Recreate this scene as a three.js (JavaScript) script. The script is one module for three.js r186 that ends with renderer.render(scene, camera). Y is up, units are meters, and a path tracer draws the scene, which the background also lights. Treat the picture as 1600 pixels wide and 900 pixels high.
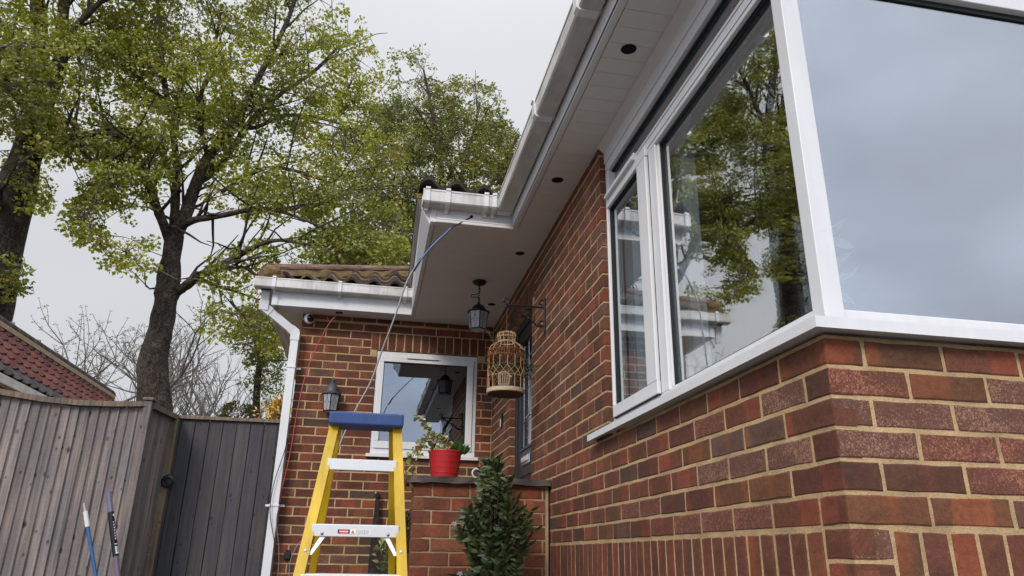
import * as THREE from 'three';
import { mergeGeometries } from 'three/addons/utils/BufferGeometryUtils.js';
import { RoundedBoxGeometry } from 'three/addons/geometries/RoundedBoxGeometry.js';

// ------------------------------------------------------------------ camera, sky, sun, exposure
const scene = new THREE.Scene();
const camera = new THREE.PerspectiveCamera(43.15, 16 / 9, 0.05, 600);
camera.rotation.set(0.354775, -0.186864, 0.015739, 'YXZ');
camera.position.set(-1.08428, -0.07906, 1.56169);
camera.updateMatrixWorld(true);
const renderer = new THREE.WebGLRenderer({ antialias: true });
renderer.setSize(1024, 576);
renderer.toneMapping = THREE.LinearToneMapping;
renderer.toneMappingExposure = 1.4;
renderer.shadowMap.enabled = true;

function mulberry(a) {
  return () => {
    a |= 0; a = (a + 0x6d2b79f5) | 0;
    let t = Math.imul(a ^ (a >>> 15), 1 | a);
    t = (t + Math.imul(t ^ (t >>> 7), 61 | t)) ^ t;
    return ((t ^ (t >>> 14)) >>> 0) / 4294967296;
  };
}
const lerp = (a, b, t) => a + (b - a) * t;
const clamp = (x, a = 0, b = 1) => Math.min(b, Math.max(a, x));
const smooth = (a, b, x) => { const t = clamp((x - a) / (b - a)); return t * t * (3 - 2 * t); };
const hash3 = (x, y, z, s) => {
  let h = Math.imul(x, 374761393) ^ Math.imul(y, 668265263) ^ Math.imul(z, 2147483647) ^ Math.imul(s, 1274126177);
  h = Math.imul(h ^ (h >>> 13), 1274126177); h ^= h >>> 16;
  return (h >>> 0) / 4294967296;
};
function noise3(x, y, z, s = 0) {
  const ix = Math.floor(x), iy = Math.floor(y), iz = Math.floor(z);
  const f = (t) => t * t * (3 - 2 * t), u = f(x - ix), v = f(y - iy), w = f(z - iz);
  const c = (a, b, d) => hash3(ix + a, iy + b, iz + d, s);
  return lerp(lerp(lerp(c(0, 0, 0), c(1, 0, 0), u), lerp(c(0, 1, 0), c(1, 1, 0), u), v),
    lerp(lerp(c(0, 0, 1), c(1, 0, 1), u), lerp(c(0, 1, 1), c(1, 1, 1), u), v), w);
}
function fbm3(x, y, z, s, oct = 4) {
  let a = 0.5, t = 0, n = 0;
  for (let i = 0; i < oct; i++) { t += a * noise3(x, y, z, s + i); n += a; a *= 0.5; x *= 2.03; y *= 2.03; z *= 2.03; }
  return t / n;
}
// tileable value noise, period p cells
function tnoise(u, v, px, py, s) {
  const x = u * px, y = v * py, ix = Math.floor(x), iy = Math.floor(y);
  const f = (t) => t * t * (3 - 2 * t), a = f(x - ix), b = f(y - iy);
  const c = (i, j) => hash3((((ix + i) % px) + px) % px, (((iy + j) % py) + py) % py, 7, s);
  return lerp(lerp(c(0, 0), c(1, 0), a), lerp(c(0, 1), c(1, 1), a), b);
}
function tfbm(u, v, px, py, s, oct = 4) {
  let a = 0.5, t = 0, n = 0;
  for (let i = 0; i < oct; i++) { t += a * tnoise(u, v, px, py, s + i * 13); n += a; a *= 0.5; px *= 2; py *= 2; }
  return t / n;
}

{ // overcast sky: brighter towards the zenith and behind the camera, soft grey-blue cloud
  const W = 512, H = 256, data = new Float32Array(W * H * 4);
  for (let j = 0; j < H; j++) for (let i = 0; i < W; i++) {
    const up = ((j + 0.5) / H - 0.5) * Math.PI, ro = ((i + 0.5) / W - 0.5) * 2 * Math.PI;
    const x = Math.cos(ro) * Math.cos(up), y = Math.sin(up), z = Math.sin(ro) * Math.cos(up);
    const el = Math.max(0, y);
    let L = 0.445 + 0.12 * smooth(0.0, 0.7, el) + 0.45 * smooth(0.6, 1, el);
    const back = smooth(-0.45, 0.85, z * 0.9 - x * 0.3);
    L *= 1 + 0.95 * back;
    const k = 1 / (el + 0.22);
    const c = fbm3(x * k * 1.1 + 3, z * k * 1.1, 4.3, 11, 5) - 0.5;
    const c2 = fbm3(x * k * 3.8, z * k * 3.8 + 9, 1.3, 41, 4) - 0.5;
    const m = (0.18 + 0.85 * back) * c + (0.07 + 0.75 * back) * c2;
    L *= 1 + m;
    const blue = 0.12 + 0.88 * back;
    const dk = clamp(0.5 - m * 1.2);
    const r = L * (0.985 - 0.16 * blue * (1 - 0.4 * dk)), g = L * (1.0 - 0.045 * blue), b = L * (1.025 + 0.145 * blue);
    const o = (j * W + i) * 4;
    if (y < 0) { data[o] = 0.42; data[o + 1] = 0.42; data[o + 2] = 0.43; } else { data[o] = r; data[o + 1] = g; data[o + 2] = b; }
    data[o + 3] = 1;
  }
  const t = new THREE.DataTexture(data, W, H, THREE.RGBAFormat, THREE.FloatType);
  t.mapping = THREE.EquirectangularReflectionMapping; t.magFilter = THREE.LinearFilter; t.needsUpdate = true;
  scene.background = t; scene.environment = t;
}
const sun = new THREE.DirectionalLight(0xfff4e6, 1.5);
sun.position.set(-6.5, 8, 9); sun.target.position.set(0, 0, -2);
sun.castShadow = true; sun.shadow.radius = 28; sun.shadow.mapSize.set(2048, 2048);
Object.assign(sun.shadow.camera, { left: -14, right: 14, top: 14, bottom: -14, near: 1, far: 60 });
sun.name = 'sun'; scene.add(sun); scene.add(sun.target);

// ------------------------------------------------------------------ helpers
const used = {};
function numbered(name) { const n = used[name] = (used[name] ?? -1) + 1; return n ? name + '_' + String(n).padStart(3, '0') : name; }
function tag(o, label, category, group) { o.userData.label = label; o.userData.category = category; if (group) o.userData.group = group; return o; }
function thing(name, label, category, pos = [0, 0, 0], turn = 0, group) {
  const o = new THREE.Group(); o.name = numbered(name); o.position.set(...pos); o.rotation.y = turn; scene.add(o);
  return tag(o, label, category, group);
}
function mesh(name, geo, mat, parent = scene) {
  const m = new THREE.Mesh(geo, mat); m.name = parent === scene ? numbered(name) : name; m.castShadow = m.receiveShadow = true; parent.add(m); return m;
}
function struct(name, geo, mat) { const m = mesh(name, geo, mat); m.userData.kind = 'structure'; return m; }
const FW = 800, FH = 450, FOC = 1137.87;
function ray(u, v) { return new THREE.Vector3(u - FW, FH - v, -FOC).applyQuaternion(camera.quaternion).normalize(); }
const eye = camera.position.clone();
function at(u, v, dist) { const d = ray(u, v); return eye.clone().addScaledVector(d, dist / Math.hypot(d.x, d.z)); }   // by horizontal distance
function onZ(u, v, z) { const d = ray(u, v); return eye.clone().addScaledVector(d, (z - eye.z) / d.z); }
function pix(p) { const c = p.clone().sub(eye).applyQuaternion(camera.quaternion.clone().invert()); return [FW + FOC * c.x / -c.z, FH - FOC * c.y / -c.z, -c.z]; }

function metreUV(g, s = 1, ox = 0, oy = 0) {
  const p = g.attributes.position, n = g.attributes.normal, uv = new Float32Array(p.count * 2);
  for (let i = 0; i < p.count; i++) {
    const ax = Math.abs(n.getX(i)), ay = Math.abs(n.getY(i)), az = Math.abs(n.getZ(i));
    const x = p.getX(i), y = p.getY(i), z = p.getZ(i);
    const [a, b] = ax > ay && ax > az ? [z, y] : ay > az ? [x, z] : [x, y];
    uv[i * 2] = a * s + ox; uv[i * 2 + 1] = b * s + oy;
  }
  g.setAttribute('uv', new THREE.BufferAttribute(uv, 2)); return g;
}
function plain(g) { const r = g.index ? g.toNonIndexed() : g; for (const k of Object.keys(r.attributes)) if (!['position', 'normal', 'uv'].includes(k)) r.deleteAttribute(k); return r; }
function merge(list) { return mergeGeometries(list.map(plain)); }
function bx(x0, x1, y0, y1, z0, z1, r = 0) {
  const w = Math.abs(x1 - x0), h = Math.abs(y1 - y0), d = Math.abs(z1 - z0);
  const g = r ? new RoundedBoxGeometry(w, h, d, 1, Math.min(r, w / 2.1, h / 2.1, d / 2.1)) : new THREE.BoxGeometry(w, h, d);
  g.translate((x0 + x1) / 2, (y0 + y1) / 2, (z0 + z1) / 2); return metreUV(plain(g));
}
// a closed profile (list of [a, b]) swept from p0 to p1; a runs along side, b along up
function sweep(profile, p0, p1, side, up = new THREE.Vector3(0, 1, 0)) {
  p0 = new THREE.Vector3(...p0); p1 = new THREE.Vector3(...p1); side = new THREE.Vector3(...side);
  const pos = [], put = (...v) => v.forEach((q) => pos.push(q.x, q.y, q.z));
  const P = (p, q) => p.clone().addScaledVector(side, q[0]).addScaledVector(up, q[1]);
  const n = profile.length, tri = THREE.ShapeUtils.triangulateShape(profile.map((q) => new THREE.Vector2(...q)), []);
  for (let i = 0; i < n; i++) { const a = profile[i], b = profile[(i + 1) % n]; put(P(p0, a), P(p0, b), P(p1, b), P(p0, a), P(p1, b), P(p1, a)); }
  for (const [a, b, c] of tri) { put(P(p0, profile[a]), P(p0, profile[c]), P(p0, profile[b])); put(P(p1, profile[a]), P(p1, profile[b]), P(p1, profile[c])); }
  const g = new THREE.BufferGeometry(); g.setAttribute('position', new THREE.Float32BufferAttribute(pos, 3));
  g.computeVertexNormals(); return metreUV(g);
}
// prism between two quads (4 points each)
function hull8(a, b) {
  const pos = [], q = (...v) => { const [A, B, C, D] = v; [A, B, C, A, C, D].forEach((p) => pos.push(...p)); };
  q(...a); q(...[...b].reverse());
  for (let i = 0; i < 4; i++) { const j = (i + 1) % 4; q(a[j], a[i], b[i], b[j]); }
  const g = new THREE.BufferGeometry(); g.setAttribute('position', new THREE.Float32BufferAttribute(pos, 3));
  g.computeVertexNormals(); return metreUV(g);
}
// tubes along polylines, all into one geometry
class Tubes {
  constructor() { this.p = []; this.n = []; this.uv = []; this.i = []; }
  add(pts, radii, sides = 7, cap = true) {
    const base = this.p.length / 3, N = pts.length; let up = new THREE.Vector3(0.31, 0.2, 0.93), len = 0;
    for (let k = 0; k < N; k++) {
      const t = new THREE.Vector3().subVectors(pts[Math.min(N - 1, k + 1)], pts[Math.max(0, k - 1)]).normalize();
      const a = new THREE.Vector3().crossVectors(t, up); if (a.lengthSq() < 1e-4) a.crossVectors(t, new THREE.Vector3(1, 0, 0)); a.normalize();
      const b = new THREE.Vector3().crossVectors(a, t).normalize(); up = b.clone();
      if (k) len += pts[k].distanceTo(pts[k - 1]);
      const r = typeof radii === 'number' ? radii : radii[k];
      for (let s = 0; s <= sides; s++) {
        const w = (s / sides) * Math.PI * 2, c = Math.cos(w), d = Math.sin(w);
        const nx = a.x * c + b.x * d, ny = a.y * c + b.y * d, nz = a.z * c + b.z * d;
        this.p.push(pts[k].x + nx * r, pts[k].y + ny * r, pts[k].z + nz * r); this.n.push(nx, ny, nz); this.uv.push((s / sides) * Math.max(0.12, Math.round(r * 6.28 / 0.5) * 0.5), len);
      }
    }
    const m = sides + 1;
    for (let k = 0; k < N - 1; k++) for (let s = 0; s < sides; s++) { const A = base + k * m + s; this.i.push(A, A + m, A + 1, A + 1, A + m, A + m + 1); }
    if (cap) for (const k of [0, N - 1]) {
      const c = this.p.length / 3, t = new THREE.Vector3().subVectors(pts[k], pts[k ? k - 1 : 1]).normalize();
      this.p.push(pts[k].x, pts[k].y, pts[k].z); this.n.push(t.x, t.y, t.z); this.uv.push(0, 0);
      for (let s = 0; s < sides; s++) { const A = base + k * m + s; if (k) this.i.push(c, A, A + 1); else this.i.push(c, A + 1, A); }
    }
    return this;
  }
  geo() {
    const g = new THREE.BufferGeometry();
    g.setAttribute('position', new THREE.Float32BufferAttribute(this.p, 3)); g.setAttribute('normal', new THREE.Float32BufferAttribute(this.n, 3));
    g.setAttribute('uv', new THREE.Float32BufferAttribute(this.uv, 2)); g.setIndex(this.i); return g;
  }
}
const V = (x, y, z) => new THREE.Vector3(x, y, z);
function curve(pts, n = 24) { return new THREE.CatmullRomCurve3(pts.map((p) => p.isVector3 ? p : V(...p))).getPoints(n); }
function tube(pts, r, sides = 7, n = 0) { return new Tubes().add(n ? curve(pts, n) : pts.map((p) => p.isVector3 ? p : V(...p)), r, sides).geo(); }
function ring(cx, cy, cz, R, r, seg = 28) { const g = new THREE.TorusGeometry(R, r, 5, seg); g.rotateX(Math.PI / 2); g.translate(cx, cy, cz); return g; }
function lathe(pts, seg = 28) { const g = new THREE.LatheGeometry(pts.map((p) => new THREE.Vector2(...p)), seg); return g; }

// ------------------------------------------------------------------ textures
function tex(w, h, fn, srgb = true, rx = 1, ry = rx) {
  const d = new Uint8Array(w * h * 4);
  for (let j = 0; j < h; j++) for (let i = 0; i < w; i++) {
    const c = fn((i + 0.5) / w, (j + 0.5) / h), o = (j * w + i) * 4;
    for (let k = 0; k < 3; k++) d[o + k] = clamp(c[k] ?? c[0]) * 255;
    d[o + 3] = 255;
  }
  const t = new THREE.DataTexture(d, w, h); t.wrapS = t.wrapT = THREE.RepeatWrapping; t.magFilter = THREE.LinearFilter;
  t.colorSpace = srgb ? THREE.SRGBColorSpace : THREE.NoColorSpace; t.repeat.set(rx, ry); t.needsUpdate = true; return t;
}
function again(t, rx, ry = rx) { const c = t.clone(); c.repeat.set(rx, ry); c.needsUpdate = true; return c; }
const M = {};
const std = (o) => new THREE.MeshStandardMaterial(o), phy = (o) => new THREE.MeshPhysicalMaterial(o);

// brick skins: 1.2 m x 0.6 m
const brickSkin = tex(1024, 512, (u, v) => {
  const blot = tfbm(u, v, 10, 10, 3, 3), fine = tfbm(u, v, 90, 60, 5, 3), grain = tnoise(u, v, 512, 256, 9), streak = tfbm(u, v, 14, 40, 15, 3), pit = tnoise(u, v, 300, 150, 21), speck = tnoise(u, v, 360, 180, 25);
  const band = smooth(0.42, 0.58, tnoise(u + 0.012 * (fine - 0.5), 0.5, 11, 1, 17)), dust = smooth(0.55, 0.8, tfbm(u, v, 6, 9, 29, 2));
  let L = 0.66 + 0.20 * (blot - 0.5) + 0.16 * (fine - 0.5) + 0.14 * (grain - 0.5) + 0.08 * (streak - 0.5) + 0.10 * (band - 0.5);
  if (pit > 0.95) L *= 0.72;
  const w = speck > 0.80 ? 0.16 * dust : 0.015 * dust, h = 0.12 * (band - 0.5);
  return [lerp(L * (1 + h * 0.3), 0.95, w), lerp(L * (1 - h * 0.6), 0.95, w), lerp(L * (1 - h), 0.95, w)];
});
const brickBloom = tex(1024, 512, (u, v) => {
  const blot = tfbm(u, v, 9, 9, 53, 3), grain = tnoise(u, v, 512, 256, 59), g2 = tnoise(u, v, 230, 115, 61), fine = tfbm(u, v, 60, 40, 65, 3);
  const w = smooth(0.36, 0.95, (blot - 0.5) * 0.7 + 0.5 + (grain - 0.5) * 0.75 + (g2 - 0.5) * 0.3);
  const L = 0.50 + 0.12 * (fine - 0.5);
  return [lerp(L, 0.92, w * 0.8), lerp(L * 0.92, 0.92, w * 0.8), lerp(L * 0.92, 0.94, w * 0.8)];
});
const brickBump = tex(512, 512, (u, v) => [0.5 + 0.25 * (tfbm(u, v, 24, 24, 71, 4) - 0.5) + 0.45 * (tnoise(u, v, 200, 200, 73) - 0.5)], false);
const mortarTex = tex(512, 512, (u, v) => {
  const a = tfbm(u, v, 8, 8, 81, 4), g = tnoise(u, v, 256, 256, 83), g2 = tnoise(u, v, 120, 120, 87), d = tfbm(u, v, 3, 5, 89, 3);
  const L = 0.76 + 0.2 * (a - 0.5) + 0.10 * (g - 0.5) + 0.07 * (g2 - 0.5) + 0.18 * (d - 0.5);
  return [L, L * 0.97, L * 0.93];
});
const mortarBump = tex(512, 512, (u, v) => [0.5 + 0.6 * (tfbm(u, v, 30, 30, 91, 4) - 0.5) + 0.4 * (tnoise(u, v, 220, 220, 93) - 0.5)], false);
const rub = (col, skin, rough = 0.86) => std({ color: new THREE.Color(col[0] * 0.97, col[1] * 0.86, col[2] * 0.62), map: again(skin, 1 / 1.2, 1 / 0.6), bumpMap: again(brickBump, 4), bumpScale: 0.0009, roughness: rough });
const BR = [
  [[0.40, 0.125, 0.072], brickSkin], [[0.36, 0.112, 0.066], brickSkin], [[0.41, 0.150, 0.078], brickSkin], [[0.30, 0.088, 0.060], brickSkin],
  [[0.33, 0.130, 0.070], brickSkin], [[0.25, 0.090, 0.062], brickSkin], [[0.46, 0.145, 0.095], brickSkin], [[0.34, 0.165, 0.135], brickSkin],
  [[0.52, 0.30, 0.255], brickBloom], [[0.55, 0.245, 0.19], brickBloom], [[0.22, 0.115, 0.095], brickSkin], [[0.38, 0.115, 0.085], brickSkin],
].map((a) => rub(...a));
const brickPick = [0, 0, 1, 1, 1, 2, 2, 3, 3, 3, 4, 4, 5, 6, 7, 8, 9, 8, 11, 11, 1, 3, 0, 1, 10, 9];
const PIER = [[0.50, 0.155, 0.085], [0.46, 0.135, 0.078], [0.53, 0.185, 0.105], [0.41, 0.125, 0.08]].map((c) => rub(c, brickSkin));
M.mortar = std({ color: new THREE.Color(0.78, 0.575, 0.32), map: again(mortarTex, 2), bumpMap: again(mortarBump, 3), bumpScale: 0.003, roughness: 0.95 });
M.pierMortar = std({ color: new THREE.Color(0.62, 0.47, 0.30), map: again(mortarTex, 2), bumpMap: again(mortarBump, 3), bumpScale: 0.003, roughness: 0.95 });

const pvcTex = tex(512, 512, (u, v) => {
  const a = tfbm(u, v, 4, 4, 101, 5), s = tfbm(u, v, 40, 3, 103, 3), spot = tnoise(u, v, 90, 90, 105);
  let L = 0.955 + 0.06 * (a - 0.5) + 0.035 * (s - 0.5); if (spot > 0.97) L -= 0.05;
  return [L, L * 0.995, L * 0.985];
});
const grimeTex = tex(512, 512, (u, v) => {
  const a = tfbm(u, v, 5, 5, 111, 5), s = tfbm(u, v, 30, 6, 113, 4), spot = tnoise(u, v, 70, 70, 115), sp2 = tnoise(u, v, 150, 150, 119);
  let L = 0.86 + 0.22 * (a - 0.5) + 0.12 * (s - 0.5); if (spot > 0.955) L -= 0.16 * (spot - 0.955) / 0.045; if (sp2 > 0.97) L -= 0.1;
  return [L, L * 0.985, L * 0.955];
});
M.pvc = std({ color: new THREE.Color(0.755, 0.765, 0.78), map: again(pvcTex, 1.3), roughness: 0.33 });
M.pvcOld = std({ color: new THREE.Color(0.80, 0.80, 0.80), map: again(grimeTex, 1.7), roughness: 0.45 });
const soffitTex = tex(512, 512, (u, v) => {
  const a = tfbm(u, v, 4, 4, 131, 4), spot = tnoise(u, v, 60, 60, 135), sp2 = tnoise(u, v, 26, 26, 137); let L = 0.95 + 0.05 * (a - 0.5); if (spot > 0.975) L -= 0.28 * (spot - 0.975) / 0.025; if (sp2 > 0.96) L -= 0.03;
  return [L, L * 0.993, L * 0.98];
});
M.soffit = std({ color: new THREE.Color(0.75, 0.73, 0.715), map: again(soffitTex, 0.9), roughness: 0.5 });
M.gasket = std({ color: 0x101214, roughness: 0.7 });
const warp = tex(256, 256, (u, v) => [tfbm(u, v, 3, 2, 901, 2)], false);
M.paneSide = phy({ bumpMap: again(warp, 0.9), bumpScale: 0.0022, color: new THREE.Color(0.86, 0.90, 0.92), metalness: 0, roughness: 0.0, transmission: 1, thickness: 0, ior: 5.5 });
M.pane = phy({ color: new THREE.Color(0.80, 0.86, 0.90), metalness: 0, roughness: 0.0, transmission: 1, thickness: 0, ior: 3.4 });
M.paneBack = phy({ color: new THREE.Color(0.70, 0.80, 0.90), metalness: 0, roughness: 0.0, transmission: 1, thickness: 0, ior: 2.4 });
M.black = std({ color: 0x0b0b0c, roughness: 0.5 });
M.iron = std({ color: new THREE.Color(0.012, 0.012, 0.013), roughness: 0.42, metalness: 0.2 });
M.dark = std({ color: 0x050505, roughness: 1 });
M.chrome = std({ color: 0xc8ccd0, roughness: 0.2, metalness: 1 });
M.alu = std({ color: 0xe2e4e5, map: again(pvcTex, 4), roughness: 0.45, metalness: 0.4 });
M.doorPaint = std({ color: new THREE.Color(0.02, 0.022, 0.027), roughness: 0.4 });

function woodTex(seed, base) {
  const r = mulberry(seed), knots = [];
  for (let i = 0; i < 26; i++) knots.push([r(), r(), 0.004 + r() * 0.009, 0.5 + r() * 0.4]);
  return tex(1024, 1024, (u, v) => {   // u across the grain (1 m), v along (1 m)
    let du = 0, kn = 0;
    for (const [ku, kv, kr, ks] of knots) {
      let a = u - ku, b = v - kv; a -= Math.round(a); b -= Math.round(b);
      const d = Math.hypot(a, b * 0.62); if (d < kr * 6) { du += a * Math.exp(-d / kr * 0.8) * 0.9; kn = Math.max(kn, ks * smooth(kr, kr * 0.45, d), 0.45 * ks * smooth(kr * 1.5, kr * 0.9, d)); }
    }
    const uu = u - du, g = tfbm(uu, v, 120, 3, seed + 3, 3), g2 = tfbm(uu, v, 40, 2, seed + 7, 2), big = tfbm(u, v, 8, 3, seed + 9, 3), ch = tfbm(uu, v, 200, 8, seed + 11, 2), saw = tnoise(u, v, 30, 260, seed + 17);
    let L = 0.70 + 0.26 * (g - 0.5) + 0.14 * (g2 - 0.5) + 0.16 * (big - 0.5) + 0.05 * (saw - 0.5);
    if (ch > 0.76) L *= 0.86;
    L *= 1 - 0.62 * kn;
    const w = big - 0.5;
    return [L * base[0] * (1 + w * 0.1), L * base[1], L * base[2] * (1 - w * 0.12)];
  });
}
const woodA = woodTex(211, [1, 0.95, 0.92]);
const woodBump = tex(512, 512, (u, v) => [0.5 + 0.6 * (tfbm(u, v, 90, 3, 223, 3) - 0.5) + 0.3 * (tfbm(u, v, 30, 4, 227, 2) - 0.5)], false);
const wood = (c, rough = 0.9) => std({ color: new THREE.Color(...c), map: woodA, bumpMap: woodBump, bumpScale: 0.002, roughness: rough });
M.fence = [[0.50, 0.47, 0.455], [0.44, 0.412, 0.398], [0.57, 0.535, 0.515], [0.38, 0.355, 0.342]].map((c) => wood(c));
M.fenceRail = wood([0.36, 0.30, 0.24]);
M.gate = [[0.112, 0.113, 0.126], [0.094, 0.095, 0.106], [0.136, 0.137, 0.150]].map((c) => wood(c, 0.75));
M.gateFrame = wood([0.10, 0.094, 0.098], 0.75);
M.gatePost = wood([0.42, 0.34, 0.23]);

const bark = (u, v) => { const w = 0.06 * (tnoise(u, v, 9, 9, 303) - 0.5), c = Math.abs(tfbm(u + w, v, 16, 9, 301, 3) - 0.5) * 2, c2 = Math.abs(tfbm(u, v + w, 40, 26, 313, 3) - 0.5) * 2; return smooth(0.0, 0.30, c) * 0.6 + smooth(0, 0.3, c2) * 0.4; };
const barkTex = tex(512, 512, (u, v) => {
  const b = tfbm(u, v, 5, 5, 309, 4), l = smooth(0.6, 0.75, tfbm(u, v, 12, 12, 317, 3)), L = 0.38 + 0.34 * bark(u, v) + 0.4 * (b - 0.5);
  return [lerp(L, 0.62, l * 0.3), lerp(L * 0.96, 0.62, l * 0.3), lerp(L * 0.9, 0.55, l * 0.3)];
});
const barkBump = tex(512, 512, (u, v) => [bark(u, v)], false);
M.bark = std({ color: new THREE.Color(0.17, 0.14, 0.115), map: again(barkTex, 1, 0.9), bumpMap: again(barkBump, 1, 0.9), bumpScale: 0.022, roughness: 0.95 });
M.twig = std({ name: 'twig', color: new THREE.Color(0.10, 0.085, 0.075), roughness: 0.95 });
M.farTwig = std({ color: new THREE.Color(0.145, 0.13, 0.12), roughness: 0.95 });

const tileTex = tex(512, 512, (u, v) => {
  const a = tfbm(u, v, 6, 6, 401, 4), g = tnoise(u, v, 200, 200, 403), l = tfbm(u, v, 20, 20, 407, 3), li = smooth(0.62, 0.72, l);
  const L = 0.62 + 0.5 * (a - 0.5) + 0.16 * (g - 0.5);
  return [lerp(L, 0.72, li * 0.5), lerp(L, 0.72, li * 0.45), lerp(L, 0.5, li * 0.4)];
});
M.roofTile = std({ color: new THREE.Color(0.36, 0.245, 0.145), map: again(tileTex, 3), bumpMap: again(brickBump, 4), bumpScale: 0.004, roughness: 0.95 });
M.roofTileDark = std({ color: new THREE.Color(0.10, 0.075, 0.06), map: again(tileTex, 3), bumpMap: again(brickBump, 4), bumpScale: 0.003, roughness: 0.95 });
M.ridge = std({ color: new THREE.Color(0.44, 0.25, 0.19), map: again(tileTex, 2), roughness: 0.9 });
M.moss = std({ color: new THREE.Color(0.62, 0.43, 0.19), map: again(mortarTex, 3), bumpMap: again(mortarBump, 5), bumpScale: 0.02, roughness: 1 });
M.garageTile = [[0.34, 0.105, 0.078], [0.29, 0.10, 0.08], [0.25, 0.10, 0.085], [0.38, 0.125, 0.09]].map((c) => std({ color: new THREE.Color(...c), map: again(tileTex, 2), roughness: 0.9 }));
M.garageGrey = [[0.17, 0.135, 0.13], [0.145, 0.12, 0.118]].map((c) => std({ color: new THREE.Color(...c), map: again(tileTex, 2), roughness: 0.9 }));
M.stone = std({ color: new THREE.Color(0.27, 0.205, 0.175), map: again(tileTex, 2), bumpMap: again(mortarBump, 4), bumpScale: 0.004, roughness: 0.92 });

// ------------------------------------------------------------------ the ground
{
  const gt = tex(512, 512, (u, v) => { const a = tfbm(u, v, 8, 8, 501, 4), g = tnoise(u, v, 200, 200, 503); const L = 0.6 + 0.4 * (a - 0.5) + 0.3 * (g - 0.5); return [L, L * 0.97, L * 0.93]; });
  const g = new THREE.PlaneGeometry(700, 700); g.rotateX(-Math.PI / 2); g.translate(0, -0.65, 0); metreUV(g);
  struct('ground', g, std({ color: new THREE.Color(0.28, 0.265, 0.25), map: again(gt, 0.7), roughness: 0.95 }));
}

// ------------------------------------------------------------------ the house
const rnd = mulberry(20240507);
const house = thing('house', 'red brick bungalow with white plastic eaves, corner window and black front door', 'house');
const SOF = 2.003, ZB = -5.08, XW = -1.785;          // soffit height, back wall, left end of the back wall
const brickGeos = new Map();
function brickGeo(L, H, variant) {
  const key = [Math.round(L * 500), Math.round(H * 500), variant].join();
  if (brickGeos.has(key)) return brickGeos.get(key);
  const r = mulberry(variant * 7919 + Math.round(L * 1000) * 31 + Math.round(H * 1000)), a = L / 2, b = H / 2, j = () => (r() - 0.5) * 0.0034;
  const per = [[-a, -b], [-a * 0.4 + j() * 3, -b], [a * 0.35 + j() * 3, -b], [a, -b], [a, 0], [a, b], [a * 0.45 + j() * 3, b], [-a * 0.3 + j() * 3, b], [-a, b], [-a, 0]].map(([x, y]) => [x + j(), y + j()]);
  const c = 0.0022, n = per.length, pos = [], uvs = [], ou = r(), ov = r();
  const P = per.map(([x, y]) => { const k = 1 + r() * 0.8; return [[x - Math.sign(x) * c * k * (Math.abs(x) > a * 0.8 ? 1 : 0), y - Math.sign(y) * c * k * (Math.abs(y) > b * 0.8 ? 1 : 0), 0], [x, y, -c * 0.9], [x, y, -0.06]]; });
  const put = (...q) => q.forEach((p) => { pos.push(...p); uvs.push(p[0] + (p[2] < -0.01 ? p[2] : 0) + ou, p[1] + (p[2] < -0.01 ? p[2] : 0) + ov); });
  for (let i = 0; i < n; i++) {
    const A = P[i], B = P[(i + 1) % n];
    put([0, 0, 0], A[0], B[0]);
    put(A[0], A[1], B[1]); put(A[0], B[1], B[0]); put(A[1], A[2], B[2]); put(A[1], B[2], B[1]);
  }
  const g = new THREE.BufferGeometry(); g.setAttribute('position', new THREE.Float32BufferAttribute(pos, 3)); g.setAttribute('uv', new THREE.Float32BufferAttribute(uvs, 2));
  g.computeVertexNormals(); brickGeos.set(key, g); return g;
}
// the bricks of the house's walls are collected, the 300 largest in view become meshes of their own
const bricks = [];
function lay(wall, kind, s, y, L, H, mats = BR, pick = brickPick) {   // s = middle of the brick along the wall
  let mat = mats[pick[Math.floor(rnd() * pick.length)]];
  const k = Math.floor(y / 0.075), dusty = wall === 'front' ? (k === 3 && s > 0.12 ? 8 : k === 2 && s > 0.23 ? 9 : k === 1 && s > 0.36 ? 9 : k === 4 && s > 0.45 ? 8 : -1) : wall === 'side' && kind === 'course' ? (k === 2 && s > 0.11 && s < 0.78 ? 8 : k === 3 && s > 0.22 && s < 0.7 ? 7 : k === 4 && s > 0.1 && s < 0.34 ? 8 : k === 0 && s > 0.75 && s < 1.1 ? 9 : -1) : -1;
  if (dusty >= 0 && kind === 'course') mat = mats[dusty];
  bricks.push({ wall, kind, s, y, L, H, mat, v: Math.floor(rnd() * 7), tilt: (rnd() - 0.5) * 0.004, out: (rnd() - 0.5) * 0.0025 });
}
const place = {
  side: (s, y, o) => ({ p: V(-o, y, -s), r: -Math.PI / 2 }),
  front: (s, y, o) => ({ p: V(s, y, o), r: 0 }),
  back: (s, y, o) => ({ p: V(s, y, ZB + o), r: 0 }),
};
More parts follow.
